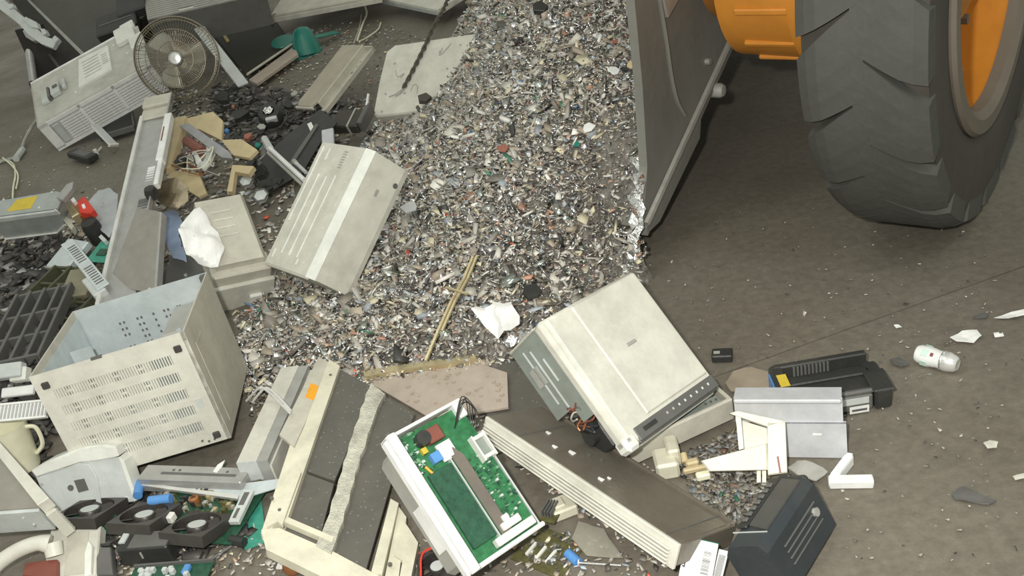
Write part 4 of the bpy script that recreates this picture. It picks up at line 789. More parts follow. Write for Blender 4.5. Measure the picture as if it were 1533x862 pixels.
# ---- dark glass panel with rods
M,w_,d_=Q((369,112,.05),(440,66,.05),(296,20,.05))
t=thing('dark_glass_panel','dark glass panel with two pale metal rods lying behind the fan','glass panel',M); part(t,'glass',[prism(pol(M,[(369,112),(438,66),(400,12),(358,-6),(290,16)]),-.012,0)],glass)
for a,b in (((316,49),(388,2)),((370,111),(441,63))):
    q=pol(M,[a,b],.01); part(t,'rod',[cyl((*q[0],.008),(*q[1],.008),.0075,n=10)],beige,True)
part(t,'yellow_tag',[prism(pol(M,[(331,50),(335,48),(344,62),(340,64)]),0,.006)],yellow); part(t,'pink_edge',[prism(pol(M,[(372,118),(440,68),(446,80),(384,124)]),-.02,-.005)],pinkp)
# ---- green impeller
c=P(457,66,.05); t=thing('green_impeller','green plastic fan impeller lying on the floor near the top','impeller',Matrix.Translation(c)@Matrix.Rotation(-.25,4,'X')@Matrix.Rotation(.2,4,'Z')@Matrix.Scale(19/pm(457,66,.05)/.055,4))
part(t,'hub_dome',lathe([(.0,.075),(.025,.070),(.042,.052),(.050,.02),(.062,-.02),(.068,-.045)],28),greenp,True)
def blade(px,py,rx,ry,z,rot,m=greenp):
    v=[];f=[];n=20
    for s in (0,1):
        for k in range(n):
            a=2*PI*k/n; X=rx*math.cos(a)*(1 if abs(math.cos(a))<.98 else 1); Y=ry*math.sin(a); v.append((px+X*math.cos(rot)-Y*math.sin(rot),py+X*math.sin(rot)+Y*math.cos(rot),z+.025*math.sin(a+.5)-.004*s))
    f=[tuple(range(n)),tuple(range(n,2*n))[::-1]]+[(k,(k+1)%n,n+(k+1)%n,n+k) for k in range(n)]; return v,f
part(t,'blade',blade(-.088,.065,.052,.045,.035,.3),greenp); part(t,'blade',[tf(bx(-.06,.06,-.022,.022,-.003,.003,.002),Matrix.Translation((.098,.075,.02))@Matrix.Rotation(.25,4,'Z')@Matrix.Rotation(.3,4,'X'))],greenp); part(t,'blade',blade(-.01,-.035,.075,.038,-.035,.25),greenp)
# ---- appliance slabs at the top edge
M,w_,d_=Q((407,34,.12),(573,3,.12),(388,-40,.22)); t=thing('beige_appliance','big beige appliance casing cut by the top edge near the middle','appliance',M)
part(t,'casing',[bx(0,w_,0,d_*1.6,0,.045,.006)],beige); part(t,'base_band',[bx(.0,w_,-.006,.0,-.002,.028,.002)],beigel); part(t,'corner_foot',[bx(-.012,.0,.0,.03,-.03,.03,.004)],dgrey); part(t,'casing_logo',[cyl((.03,.012,.045),(.03,.012,.0465),.012,n=16)],dgrey)
M,w_,d_=Q((573,6,.06),(658,24,.06),(600,-50,.14)); t=thing('pale_box_edge','pale box edge at the top of the picture beside the heap','box',M); part(t,'box_face',[bx(0,w_,0,d_*1.5,0,.04,.004)],beigel); part(t,'box_band',[bx(0,w_,-.004,0,.004,.03,.001)],lgrey)
# ---- pale cables
t=thing('white_cable','white cable loop lying on the floor behind the taupe cover','cable')
part(t,'cord',[tube(spline([P(546,8,.02),P(549,20,.02),P(543,36,.02),P(535,60,.06)],6),.006,6)],oldw,True); part(t,'cord',[tube(spline([P(541,22,.012),P(538,42,.012),P(530,64,.05)],6),.004,6)],beige,True); part(t,'cord',[tube(spline([P(570,34,.008),P(566,44,.01),P(550,56,.02),P(538,62,.05)],6),.005,6)],oldw,True)
# ---- dark cabinet lid and frame bar at top left
dk2=mat('dull_dark_metal',(.085,.083,.076),.55,.2,dirt=.6,dirtcol=(.13,.125,.11),scale=6)
M,w_,d_=Q(PD(125,83,5.75),PD(235,12,5.9),PD(38,-4,6.1)); t=thing('dark_metal_cabinet','dark grey metal cabinet lid at the top left corner','cabinet',M)
part(t,'lid',[prism(pol(M,[(125,83),(195,38),(250,2),(250,-60),(0,-60),(38,-2)]),-.010,0)],dk2); part(t,'lid_edge',[prism(pol(M,[(122,84),(128,82),(42,-2),(34,-2)]),-.012,.010)],greyp); part(t,'body',[prism(pol(M,[(130,80),(195,40),(250,2),(250,-60),(20,-60),(45,0)]),-.16,-.010)],dsteel)
M,w_,d_=Q(PD(91,103,5.72),PD(124,85,5.72),PD(16,-2,6.05)); t=thing('dark_side_plate','flat black side plate below the cabinet lid at top left','plate',M); part(t,'plate',[prism(pol(M,[(91,103),(124,85),(38,-2),(30,-30),(0,-30),(15,0)]),-.012,0,.002)],dsteel); part(t,'plate_edge',[prism(pol(M,[(88,104),(92,102),(17,-2),(12,-2)]),-.03,.004)],dk2)
M,w_,d_=Q(PD(80,74,5.6),PD(90,62,5.6),PD(-12,2,5.8)); t=thing('notched_frame_bar','pale grey notched frame bar at the top left corner','frame bar',M)
part(t,'bar',[prism(pol(M,[(78,72),(86,60),(70,56),(48,36),(26,18),(0,-6),(-20,-20),(-20,-2),(0,14),(30,38),(42,52),(62,66)]),-.03,.0,.004)],lgrey)
for q_ in ([(80,58),(84,54),(89,60),(84,66)],[(62,44),(68,44),(72,51),(66,54)],[(36,30),(40,26),(56,34),(60,44),(48,42)],[(14,8),(20,6),(22,12),(16,15)]): part(t,'tooth',[prism(pol(M,q_),-.02,.012,.003)],lgrey)
part(t,'lower_gusset',[prism(pol(M,[(22,28),(42,40),(62,58),(46,60),(36,54)]),-.04,-.012,.003)],steel)
a=PD(41,56,5.78); b=PD(50,122,5.78); t=thing('metal_post','round grey metal post below the notched bar at left','post'); part(t,'post_tube',[tube([a,b],.024,10)],steel,True); part(t,'post_foot',[tube([b,b+Vector((0,0,-.05))],.03,10)],black,True); part(t,'post_panel',[prism([(0,0),(.16,0),(.16,.02),(0,.02)],0,.30)],dsteel).matrix_world=Matrix.Translation(PD(56,120,5.85))
M,w_,d_=Q(PD(145,57,5.55),PD(205,36,5.55),PD(131,33,5.65)); t=thing('black_foam_block','black foam block lying on the dark cabinet lid','foam block',M); part(t,'block',[bx(0,w_,0,d_,-.05,.01,.008)],black); part(t,'block_groove',[bx(w_*.1,w_*.9,d_*.45,d_*.5,.009,.012)],dgrey); part(t,'block_step',[bx(w_*.55,w_*1.25,d_*.6,d_*1.9,-.04,.02,.008)],black)
# ---- cable and crumpled wire at the left edge
t=thing('grey_cable','thick grey cable running off the louvred panel to the left edge','cable'); part(t,'cord',[tube(spline([P(58,176,.12),P(46,192,.06),P(36,212,.02),P(30,232,.012),P(16,238,.012),P(-12,244,.012)],6),.009,7)],greyp,True); part(t,'plug',[tube([P(34,224,.015),P(24,238,.015)],.018,8)],lgrey,True)
t=thing('pale_wire_loop','looped pale wire on the floor at the left edge','cable'); part(t,'cord',[tube(spline([P(-8,248,.008),P(8,240,.010),P(20,246,.012),P(23,262,.012),P(20,280,.012),P(19,296,.012)],6),.0045,6)],oldw,True); part(t,'cord',[tube(spline([P(4,236,.018),P(18,248,.022),P(27,262,.016),P(24,282,.012)],6),.004,6)],oldw,True)
# ---- black adapter and small parts under louvred panel
M,w_,d_=Q((134,246,.01),(150,238,.01),(126,226,.02)); t=thing('black_adapter','small black power adapter on the floor below the louvred panel','adapter',M); part(t,'adapter_body',[bx(0,w_,0,d_,0,.035,.006)],black); part(t,'adapter_label',[bx(w_*.15,w_*.85,d_*.2,d_*.8,.035,.0356)],dgrey); part(t,'prong',[bx(w_,w_+.014,d_*.3,d_*.4,.01,.02)],lgrey)
M,w_,d_=Q((152,212,.02),(205,196,.02),(150,180,.06)); t=thing('black_tray','shallow black tray under the lower edge of the louvred panel','tray',M); part(t,'tray_floor',[bx(0,w_,0,d_,0,.006)],black); part(t,'tray_rim',[bx(0,w_,0,.008,0,.035,.002),bx(0,.008,0,d_,0,.035,.002),bx(w_-.008,w_,0,d_,0,.035,.002)],dgrey)
M,w_,d_=QY((163,219,.05),(170,212,.05),(135,190,.14)); t=thing('pale_peg','pale plastic peg sticking out below the louvred panel','peg',M); part(t,'peg',[bx(0,w_,0,d_,0,.012,.003)],lgrey); part(t,'peg_head',[bx(-.004,w_+.004,-.006,.006,-.003,.015,.003)],offw)
M,w_,d_=Q((145,231,.0),(156,229,.0),(148,216,.01)); t=thing('plastic_dial','white plastic knob beside the black adapter','knob',M); part(t,'knob',lathe([(0,.03),(.010,.028),(.012,.0)],14),offw,True); part(t,'knob_stem',[cyl((.004,.01,.008),(.012,.05,.012),.006,n=8)],beige)
# ================================================ left middle
# ---- upright metal channel
M,W,D=QY((147,462,.10),(202,448,.10),(219,155,.38)); t=thing('long_metal_channel','long shiny metal channel sloping down from the desk fan','metal channel',M)
part(t,'web',[bx(0,W,0,D,0,.004)],steel); part(t,'left_flange',[bx(-.004,.012,0,D*.90,0,.022,.003)],bsteel); part(t,'right_flange',[bx(W-.006,W,D*.35,D,0,.03,.001)],steel)
part(t,'end_bracket',[bx(.0,W,D*.94,D,0,.03,.006),bx(.0,W,D*.88,D*.935,.004,.016,.004)],beige)
for g,(u0,v0) in enumerate(((.52,.36),(.60,.52))):
    for k in range(7): part(t,'vent_slot',[bx(W*u0,W*(u0+.34),D*(v0+.012*k),D*(v0+.018*k*.33+.012*k*.67),.0036,.0052)],white if g else dgrey)
part(t,'white_tab',[bx(W*.55,W*1.0,D*.33,D*.345,.004,.02,.002),prism([(W*.8,D*.22),(W*1.0,D*.34),(W*1.12,D*.34),(W*.95,D*.20)],.004,.016)],offw)
part(t,'black_knob',[lathe([(0,.05),(.02,.048),(.026,.03),(.024,.004)],14)],black,True).matrix_local=Matrix.Translation((W*.98,D*.44,0))
part(t,'white_edge_panel',[bx(W*.92,W*1.16,D*.60,D*.86,.0,.035,.003),bx(W*.98,W*1.14,D*.48,D*.60,.0,.03,.003)],white); part(t,'red_mark',[bx(W*.98,W*1.02,D*.70,D*.78,.034,.0365)],brick)
M,W,D=Q((164,430,.11),(232,440,.11),(205,315,.26)); t=thing('flat_steel_plate','flat grey steel plate resting on the lower end of the metal channel','metal plate',M); part(t,'plate',[prism(pol(M,[(164,428),(232,440),(241,318),(207,312)]),0,.006)],mat('warm_grey_steel',(.36,.34,.31),.4,.5,dirt=.3)); part(t,'plate_flange',[prism(pol(M,[(232,440),(236,439),(244,319),(241,318)]),-.02,.006)],steel)
for a,b in ((172,424),(226,434)): q=pol(M,[(a,b)])[0]; part(t,'rivet',[cyl((*q,.006),(*q,.009),.005,n=8)],bsteel)
M,W,D=Q((168,470,.05),(190,462,.05),(190,425,.09)); t=thing('short_tube_leg','short beige round tube below the steel plate','tube',M); part(t,'tube_body',[cyl((W/2,0,0),(W/2,D*1.2,0),.016,n=14)],beige,True); part(t,'tube_collar',[cyl((W/2,D*1.15,0),(W/2,D*1.25,0),.020,n=14)],steel,True)
# ---- tan broken frame
M,W,D=Q((252,262,.16),(330,270,.16),(268,184,.26)); t=thing('tan_broken_frame','broken tan plastic frame with wires and a brown motor inside','frame',M)
def mt(*p): return pol(M,p,.0)
part(t,'left_plate',[prism(mt((268,183),(284,180),(262,256),(250,262),(250,248)),0,.03,.003)],tan); part(t,'top_plate',[prism(mt((268,184),(321,170),(336,184),(334,213),(300,196),(278,196)),.0,.012)],tan)
part(t,'right_plate',[prism(mt((334,213),(364,212),(388,228),(376,240),(352,236)),.0,.014)],tan); part(t,'lower_plate',[prism(mt((262,258),(300,262),(312,292),(300,298),(252,268)),.0,.012)],tan); part(t,'right_foot',[prism(mt((352,252),(384,254),(376,266),(356,262),(352,292),(344,292)),.0,.02)],tan)
part(t,'grey_strap',[prism(mt((276,198),(290,194),(352,238),(356,248),(340,246)),.03,.04,.002)],mat('lilac_grey_strap',(.36,.36,.38),.45,.2)); part(t,'curved_strap',[prism(mt((316,222),(326,226),(322,252),(310,262),(306,256),(314,244)),.02,.032,.002)],lgrey)
a,b=mt((284,216),(310,234)); part(t,'motor',[cyl((*a,.02),(*b,.025),.022,n=16)],brick,True); part(t,'white_block',[prism(mt((292,240),(300,234),(308,248),(300,256)),.01,.034,.002)],offw); part(t,'dark_gears',[prism(mt((266,250),(276,238),(286,240),(280,256)),.012,.03)],black)
for k in range(9):
    r=random.Random(60+k); pts_=[(*mt((r.uniform(262,335),r.uniform(232,268)))[0],r.uniform(.01,.05)) for _ in range(4)]; part(t,'wire',[tube(spline(pts_,5),.0028,5)],(beige,lgrey,greyp,brick,oldw,gold,black,copper,beige)[k])
# ---- grey appliance with yellow label
M,W,D=Q((-22,328,.20),(86,314,.20),(-14,300,.24)); t=thing('grey_appliance','grey metal appliance with yellow label at the left edge','appliance',M)
part(t,'top_cover',[prism(pol(M,[(-22,326),(86,312),(96,290),(84,286),(-10,302)]),-.008,.0)],mat('blue_grey_metal',(.38,.41,.40),.4,.2,dirt=.3)); part(t,'front_band',[bx(0,W,-.006,.004,-.026,.002,.004)],lgrey); part(t,'body',tf(prism([(0,-.125),(W*.74,-.125),(W*.92,-.085),(W*.98,-.02),(0,-.02)],-.10,-.0),Matrix(((1,0,0,0),(0,0,-1,0),(0,1,0,0),(0,0,0,1)))),MATS['blue_grey_metal'])
part(t,'yellow_label',[prism(pol(M,[(10,317),(25,299),(57,293),(46,312)]),.0,.0012)],yellow)
for a,b in ((6,299),(78,288),(59,311),(83,315)): q=pol(M,[(a,b)])[0]; part(t,'screw',[cyl((*q,0),(*q,.003),.005,n=8)],bsteel)
part(t,'hinge',[tube([P(98,300,.23),P(114,277,.26)],.012,6)] if False else [prism(pol(M,[(88,300),(104,280),(114,276),(112,286),(98,304)]),.0,.02,.003)],steel); part(t,'bottom_rim',[tube([Vector((0,-.004,-.128)),Vector((W*.74,-.004,-.128)),Vector((W*.93,-.004,-.087))],.005,6)],bsteel)
# ---- transformer with red cap
M,W,D=Q((92,348,.10),(118,346,.10),(90,322,.12)); t=thing('transformer','small transformer with copper core and pale side block by appliance','transformer',M)
part(t,'side_block',[prism(pol(M,[(88,324),(96,320),(116,346),(112,352)]),0,.03,.003)],beige); part(t,'core',[prism(pol(M,[(104,318),(112,313),(126,332),(116,338)]),.0,.045,.004)],gold); part(t,'winding',[prism(pol(M,[(112,313),(122,312),(134,328),(126,334)]),.005,.04,.006)],copper); part(t,'white_terminal',[prism(pol(M,[(116,315),(120,311),(124,316),(120,320)]),.04,.055)],white)
M,W,D=Q((124,352,.09),(152,346,.09),(126,326,.12)); t=thing('red_capped_coil','bright red capped black coil beside the transformer','coil',M)
part(t,'red_cap',[prism(pol(M,[(126,316),(137,310),(152,330),(146,336),(130,334)]),.03,.062,.004)],red); part(t,'coil_body',lathe([(0,.05),(.03,.045),(.036,.02),(.034,-.06)],18),black,True).matrix_local=Matrix.Translation((*pol(M,[(140,344)])[0],0)); part(t,'cap_terminal',[prism(pol(M,[(134,325),(138,323),(140,328),(136,330)]),.06,.068)],white)
M,W,D=Q((150,345,.08),(182,350,.08),(146,285,.14)); solo('cloudy_film_sheet','cloudy crumpled plastic film between red capped coil and metal channel','plastic film',crumple(pol(M,[(138,308),(150,290),(165,283),(178,294),(178,340),(168,360),(152,345)]),.02,.03,seed=33,freq=4),film,M,True)
# ---- expansion strip and boards
M,W,D=QY((146,436,.14),(160,420,.15),(92,368,.20)); t=thing('slotted_metal_strip','pale slotted metal strip above the dark crates','metal strip',M); part(t,'strip',[bx(0,W,0,D,0,.006,.001)],galv)
for g in range(2):
    for k in range(8): part(t,'slot',[bx(W*.2,W*.85,D*(.08+.46*g+.045*k),D*(.095+.46*g+.045*k),.0055,.0072)],dgrey)
part(t,'end_block',[bx(-.02,W*.6,-.01,D*.3,-.03,.0,.004)],lgrey)
M,W,D=Q((128,392,.05),(160,394,.05),(124,360,.08)); t=thing('small_green_board','small green circuit board behind the slotted strip','circuit board',M); part(t,'board',[bx(0,W,0,D,0,.003)],teal); part(t,'chip',[bx(W*.3,W*.7,D*.3,D*.6,.003,.008)],pcbd); part(t,'connector',[prism(pol(M,[(152,360),(156,356),(164,364),(160,368)]),.003,.02)],lgrey)
M,W,D=Q((68,398,.05),(98,404,.05),(78,352,.10)); t=thing('grey_drive_unit','small grey metal drive box under the grey appliance','drive unit',M); part(t,'drive_body',[bx(0,W,0,D,-.03,0,.003)],galv); part(t,'drive_bezel',[bx(-.004,W+.002,-.006,0,-.03,.002,.002)],greyp); part(t,'drive_knob',[cyl((W*.95,D*.1,-.01),(W*1.1,D*.05,-.01),.013,n=12)],cardb,True)
# ---- dark crates at far left
for k,(a,b,c,lab) in enumerate((((10,480,.0),(112,488,.0),(20,402,.04),'dark olive crate with open ribs below the grey appliance'),((-30,562,.02),(62,542,.02),(-30,462,.06),'blackish slatted crate in the shade at the left edge'))):
    M,W,D=Q(a,b,c); t=thing('plastic_crate',lab,'crate',M); m_=(olive,dgrey)[k]
    part(t,'crate_floor',[bx(0,W,0,D,-.02,-.015)],black)
    for u in (0,.24,.5,.76,.96): part(t,'slat',[bx(W*u,W*u+.012,0,D,-.015,.03,.002)],m_)
    for v in (0,.33,.64,.97): part(t,'cross_slat',[bx(0,W,D*v,D*v+.011,-.015,.024 if v else .034,.002)],m_)
M,W,D=Q((86,446,.05),(128,440,.05),(92,405,.09)); t=thing('khaki_box','khaki plastic box between crates and slotted strip','box',M); part(t,'box_body',[bx(0,W,0,D,-.045,0,.004)],mat('khaki_plastic',(.24,.225,.15),.55,dirt=.35)); part(t,'box_lip',[bx(-.004,W+.004,-.006,.006,-.012,.004,.002)],MATS['khaki_plastic'])
# ---- iridescent sheet, blue film, dark board
M,W,D=Q((232,300,.18),(280,306,.18),(236,270,.22)); t=thing('iridescent_sheet','shiny iridescent bent sheet left of monitor housing','sheet',M); part(t,'sheet',crumple(pol(M,[(226,290),(240,272),(262,266),(282,280),(286,304),(268,318),(246,308)]),.0,.03,seed=41,freq=2),irid,True); part(t,'rim_arc',[tube([(*pol(M,[p])[0],.02) for p in ((230,290),(228,304),(240,312))],.005,6)],lgrey)
M,W,D=Q((250,390,.08),(276,395,.08),(248,320,.14)); solo('blue_film','crumpled bluish plastic film beside the white crumpled sheet','plastic film',crumple(pol(M,[(242,320),(262,312),(272,330),(270,360),(280,392),(262,388),(250,360)]),.0,.03,seed=43,freq=4),bfilm,M,True)
M,W,D=Q((238,428,.02),(300,420,.02),(240,352,.07)); t=thing('dark_backing_board','dark board lying between steel plate and monitor housing','board',M); part(t,'board',[bx(0,W,0,D,0,.006)],dgrey); part(t,'board_bolt',[cyl((W*.6,D*.1,.006),(W*.6,D*.1,.012),.006,n=8)],bsteel)
# ---- black parts between tan frame and taupe cover
t=thing('deflection_coil','black ring shaped coil with silver core among the black parts','coil',Matrix.Translation(P(405,172,.10))@Matrix.Rotation(.5,4,'X')); part(t,'ring',lathe([(.028,.03),(.05,.025),(.062,.0),(.055,-.035),(.03,-.03),(.026,0)],26,True),black,True); part(t,'silver_core',crumple([(.024*math.cos(k),.024*math.sin(k)) for k in range(6)],.03,.02,seed=50,freq=5),foil); part(t,'bracket',[bx(-.02,.035,-.055,-.035,.0,.03,.004)],lgrey)
M,W,D=Q((414,268,.04),(452,262,.04),(438,182,.14)); t=thing('black_sheet_panel','wide black sheet panel behind the ribbed cover','panel',M); part(t,'sheet',[prism(pol(M,[(396,235),(430,205),(480,165),(505,185),(480,215),(452,262),(418,280),(390,300),(385,262)]),0,.006)],black); part(t,'sheet_rib',[prism(pol(M,[(432,250),(474,188),(478,190),(437,253)]),.006,.012)],dgrey)
M,W,D=Q((482,205,.10),(500,200,.10),(476,165,.16)); t=thing('black_module','black module with white sticker under the end of taupe cover','module',M); part(t,'module_body',[bx(-.03,W,0,D*.8,-.03,.0,.004)],black); part(t,'white_sticker',[prism(pol(M,[(460,186),(466,183),(473,197),(467,201)]),.0,.002)],lite)
M,W,D=Q((492,190,.10),(540,188,.10),(494,164,.14)); t=thing('dark_motor_block','square dark brown motor block between taupe cover and slab','motor',M); part(t,'motor_body',[bx(0,W*.85,0,D,-.05,0,.006)],mat('brown_black_metal',(.055,.05,.042),.5,.2)); part(t,'motor_band',[bx(W*.55,W*.6,-.003,D,-.05,.003)],greyp); part(t,'motor_cap',[bx(W*.85,W,.01,D*1.2,-.05,.01,.004)],dgrey); part(t,'white_lead',[tube([(W*.9,D,.0),(W*.92,D*1.5,.03)],.006,6)],white)
M,W,D=Q((482,222,.10),(500,218,.10),(483,194,.14)); t=thing('pale_end_block','lilac grey block at the top corner of the ribbed cover','block',M); part(t,'block',[bx(0,W,0,D,-.02,0,.003)],lilac); part(t,'block_foot',[bx(0,W*.3,-.006,D,-.03,-.02)],greyp)
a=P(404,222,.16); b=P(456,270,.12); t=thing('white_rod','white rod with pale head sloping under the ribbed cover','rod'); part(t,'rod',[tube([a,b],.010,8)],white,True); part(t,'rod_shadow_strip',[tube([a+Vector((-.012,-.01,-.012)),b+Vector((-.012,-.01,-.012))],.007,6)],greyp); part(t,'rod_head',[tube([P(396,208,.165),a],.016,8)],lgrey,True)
a=P(443,244,.13); b=P(458,258,.12); t=thing('grey_pin','short grey pin beside the white rod','pin'); part(t,'pin',[tube([a,b],.008,8)],lgrey,True); part(t,'pin_head',[tube([a+(a-b)*.2,a],.011,8)],greyp,True)
frag('red_plastic_disc','dull red round cap among the small parts above tan frame','cap',372,208,.17,.020,MATS['dull_red'],51,.02); frag('red_plastic_disc','small red cap near the pale strip end','cap',349,161,.06,.014,MATS['dull_red'],52,.012)
frag('green_part','green plastic bit right of the dull red cap','plastic part',386,219,.16,.016,greenp,53,.01); frag('blue_part','light blue connector at the edge of tan frame','connector',340,198,.19,.014,blue,54,.014)
frag('black_part','black lump left of the deflection coil','plastic part',362,176,.12,.04,black,55,.03); frag('black_part','black lump below the pale strip end','plastic part',336,150,.08,.045,black,56,.03); frag('black_part','grey square plate at upper end of taupe cover corner','plastic part',442,141,.06,.026,greyp,57,.01); frag('black_part','black lump right of the deflection coil','plastic part',432,160,.08,.03,black,58,.02); frag('black_part','dark lump between tan frame foot and monitor housing','plastic part',395,262,.10,.04,black,59,.03); frag('grey_part','grey plate near the dull red cap','plastic part',392,190,.16,.024,greyp,60,.006)
for k,(a,b,lab) in enumerate(((368,270,'hexagonal clear pot on the tan frame foot'),(390,292,'hexagonal clear pot at the top corner of monitor housing'))):
    t=thing('clear_pot',lab,'pot',Matrix.Translation(P(a,b,.15))@Matrix.Rotation(.5,4,'X')); part(t,'pot_wall',[tube([(.03*math.cos(i*PI/3),.03*math.sin(i*PI/3),0) for i in range(6)],.004,5,True)],dgrey); part(t,'pot_fill',lathe([(0,.006),(.026,0),(.024,-.02)],6),lgrey)
# ================================================ bottom left
# ---- white slotted strip, block, cream jug
M,W,D=Q((-12,634,.17),(72,626,.17),(-12,607,.20)); t=thing('white_slotted_strip','white slotted vent strip at the left edge above the cream jug','vent strip',M); part(t,'rail',[bx(0,W,0,.006,0,.012,.001),bx(0,W,D-.006,D,0,.012,.001)],white); part(t,'backing',[bx(0,W,.006,D-.006,-.004,.0)],dgrey)
b0_=part(t,'bar',[bx(0,.004,.006,D-.006,0,.008)],white)
for k in range(1,15): again(b0_,t,Matrix.Translation((W*k/15,0,0)))
M,W,D=Q((-14,568,.14),(34,562,.14),(-14,546,.17)); t=thing('pale_foam_block','pale foam block at the left edge above the vented case corner','foam block',M); part(t,'block',[bx(0,W*.9,0,D,-.03,0,.003)],lgrey); part(t,'block_step',[bx(W*.5,W,-.01,D*.7,-.04,-.01,.003)],offw); part(t,'block_scrap',[bx(W*.1,W*1.1,-.05,-.02,-.05,-.035,.003)],white)
c=P(36,700,.035); t=thing('cream_jug','cream plastic jug standing behind the white curved housing','jug',Matrix.Translation(c)@Matrix.Rotation(-.12,4,'X')); part(t,'jug_body',lathe([(0,0),(.044,0),(.047,.01),(.056,.13),(.058,.135),(.054,.133),(.045,.012),(0,.006)],30),oldw,True); part(t,'handle',[tube(spline([(.052,.0,.12),(.078,.0,.11),(.076,.0,.06),(.05,.0,.035)],5),.006,6)],oldw,True)
# ---- white curved housing
M,W,D=Q((79,770,.02),(201,750,.02),(52,712,.12)); t=thing('white_curved_housing','white curved plastic housing with square hole below the vented case','housing',M)
part(t,'front_face',[prism(pol(M,[(79,770),(201,750),(178,684),(150,686),(125,690),(105,697),(70,706),(53,712)]),-.006,0)],lgrey); part(t,'raised_bow',[prism(pol(M,[(79,770),(155,757),(146,712),(134,693),(118,692),(90,703),(56,713)]),0,.006,.002)],lgrey)
part(t,'top_ridge',[prism(pol(M,[(46,704),(70,690),(100,678),(128,668),(158,665),(174,668),(178,682),(150,687),(125,691),(104,698),(70,707),(53,713)],.0),-.05,.008,.008)],offw); part(t,'right_side',[prism(pol(M,[(178,684),(186,690),(206,748),(201,750)]),-.05,0)],offw)
part(t,'square_hole',[prism(pol(M,[(111,719),(126,716),(133,733),(118,737)],.006),.006,.0075)],dgrey); q=pol(M,[(106,730)],.006)[0]; part(t,'round_hole',[cyl((*q,.006),(*q,.0075),.008,n=14)],dgrey)
for a,b in ((64,724),(190,746),(81,757)): q=pol(M,[(a,b)])[0]; part(t,'boss',[cyl((*q,0),(*q,.006),.005,n=8)],white)
# ---- beige open case at left edge
M,W,D=Q((-40,764,.20),(74,748,.20),(-40,640,.26)); t=thing('beige_open_case','beige case corner with dark inset face at the left edge','case',M)
part(t,'rim',[prism(pol(M,[(-40,622),(0,662),(74,746),(57,757),(0,686),(-40,648)]),-.03,.004,.002)],beigel); part(t,'inset_face',[prism(pol(M,[(-40,648),(0,686),(57,757),(-40,764)]),-.012,-.006)],mat('inset_grey',(.26,.245,.215),.5,dirt=.3))
part(t,'corner_post',[prism(pol(M,[(57,757),(74,747),(74,752),(60,762)]),-.12,-.03)],beigel); 
part(t,'lower_face',[prism(pol(M,[(-40,764),(55,757),(55,762),(-40,769)]),-.085,-.010)],lgrey)
for k in range(8): part(t,'edge_tooth',[bx(W*.985,W*1.0,-.004,.002,-.03-.011*k-.006,-.03-.011*k)],dgrey)
for a,b in ((36,772),(52,764),(52,782)): q=pol(M,[(a,b)],-.03)[0]; part(t,'screw',[cyl((q[0],q[1]-.004,-.03),(q[0],q[1]-.008,-.03),.003,n=8)],bsteel)
# ---- telephone
M,W,D=Q((72,872,.03),(144,866,.03),(76,791,.06)); t=thing('telephone','cream desk telephone with its handset at the bottom left corner','telephone',M)
part(t,'base',[prism(pol(M,[(60,880),(143,872),(150,784),(76,791)]),-.03,0,.004)],beigel); part(t,'grey_plate',[prism(pol(M,[(96,862),(128,858),(134,794),(102,798)]),.0,.002)],beige); part(t,'cradle_tab',[prism(pol(M,[(130,830),(136,812),(142,820),(140,862),(130,866)]),.0,.012,.003)],offw)
hs=[P(-18,858,.07),P(4,838,.085),P(30,822,.095),P(56,813,.095),P(74,814,.085)]; hp=spline(hs,5)
Mi=M.inverted(); part(t,'handset',[tube([Mi@p for p in hp],[.018]*(len(hp)-5)+[.019,.020,.021,.022,.022],12)],beigel,True); part(t,'earpiece',[tube([Mi@P(78,812,.085),Mi@P(82,832,.06)],[.022,.020],14)],beigel,True)
part(t,'maroon_pad',[prism(pol(M,[(38,866),(42,848),(64,844),(90,842),(90,870)]),.0,.015,.002)],brick)
# ---- row of cooling fans
fd=mat('fan_black',(.045,.04,.038),.4,dirt=.4,dirtcol=(.09,.08,.07))
def cooling_fan(label,A,B,C,s,hubm=lgrey,group='square cooling fans'):
    M,w_,d_=Q(A,B,C); M=M@Matrix.Translation((s/2,s/2,0)); t=thing('cooling_fan',label,'fan',M,group)
    n=32; rr=s*.46; v=[];f=[]
    sq=[]
    for i in range(n):
        a=2*PI*i/n; k=1/max(abs(math.cos(a)),abs(math.sin(a))); sq.append((s/2*k*math.cos(a),s/2*k*math.sin(a)))
    for zz in (-.016,.012):
        v+=[(x,y,zz) for x,y in sq]+[(rr*math.cos(2*PI*i/n),rr*math.sin(2*PI*i/n),zz) for i in range(n)]
    for i in range(n):
        j=(i+1)%n; f+=[(2*n+i,2*n+j,3*n+j,3*n+i),(i,n+i,n+j,j),(i,j,2*n+j,2*n+i),(n+i,3*n+i,3*n+j,n+j)]
    part(t,'fan_frame',(v,f),fd); part(t,'fan_hub',lathe([(0,.010),(s*.20,.010),(s*.215,.006),(s*.215,-.012),(0,-.012)],20),fd,True)
    part(t,'hub_label',lathe([(0,.0112),(s*.17,.0112),(s*.17,.0098)],20),hubm)
    bm_=None
    for k in range(7):
        Mk=Matrix.Rotation(2*PI*k/7,4,'Z')
        if bm_ is None: bm_=part(t,'blade',tf(bx(s*.20,rr*.97,-s*.10,s*.10,-.001,.001),Matrix.Rotation(.5,4,'X')),fd)
        else: again(bm_,t,Mk)
    for k in range(4): part(t,'strut',[tf(bx(s*.2,rr*1.0,-.004,.004,-.016,-.012),Matrix.Rotation(k*PI/2+.4,4,'Z'))],fd)
    return t
cooling_fan('black cooling fan nearest the white curved housing',(76,783,.075),(164,783,.075),(102,746,.020),.128)
cooling_fan('middle one of three black cooling fans in a row',(160,790,.080),(238,794,.080),(180,750,.030),.122)
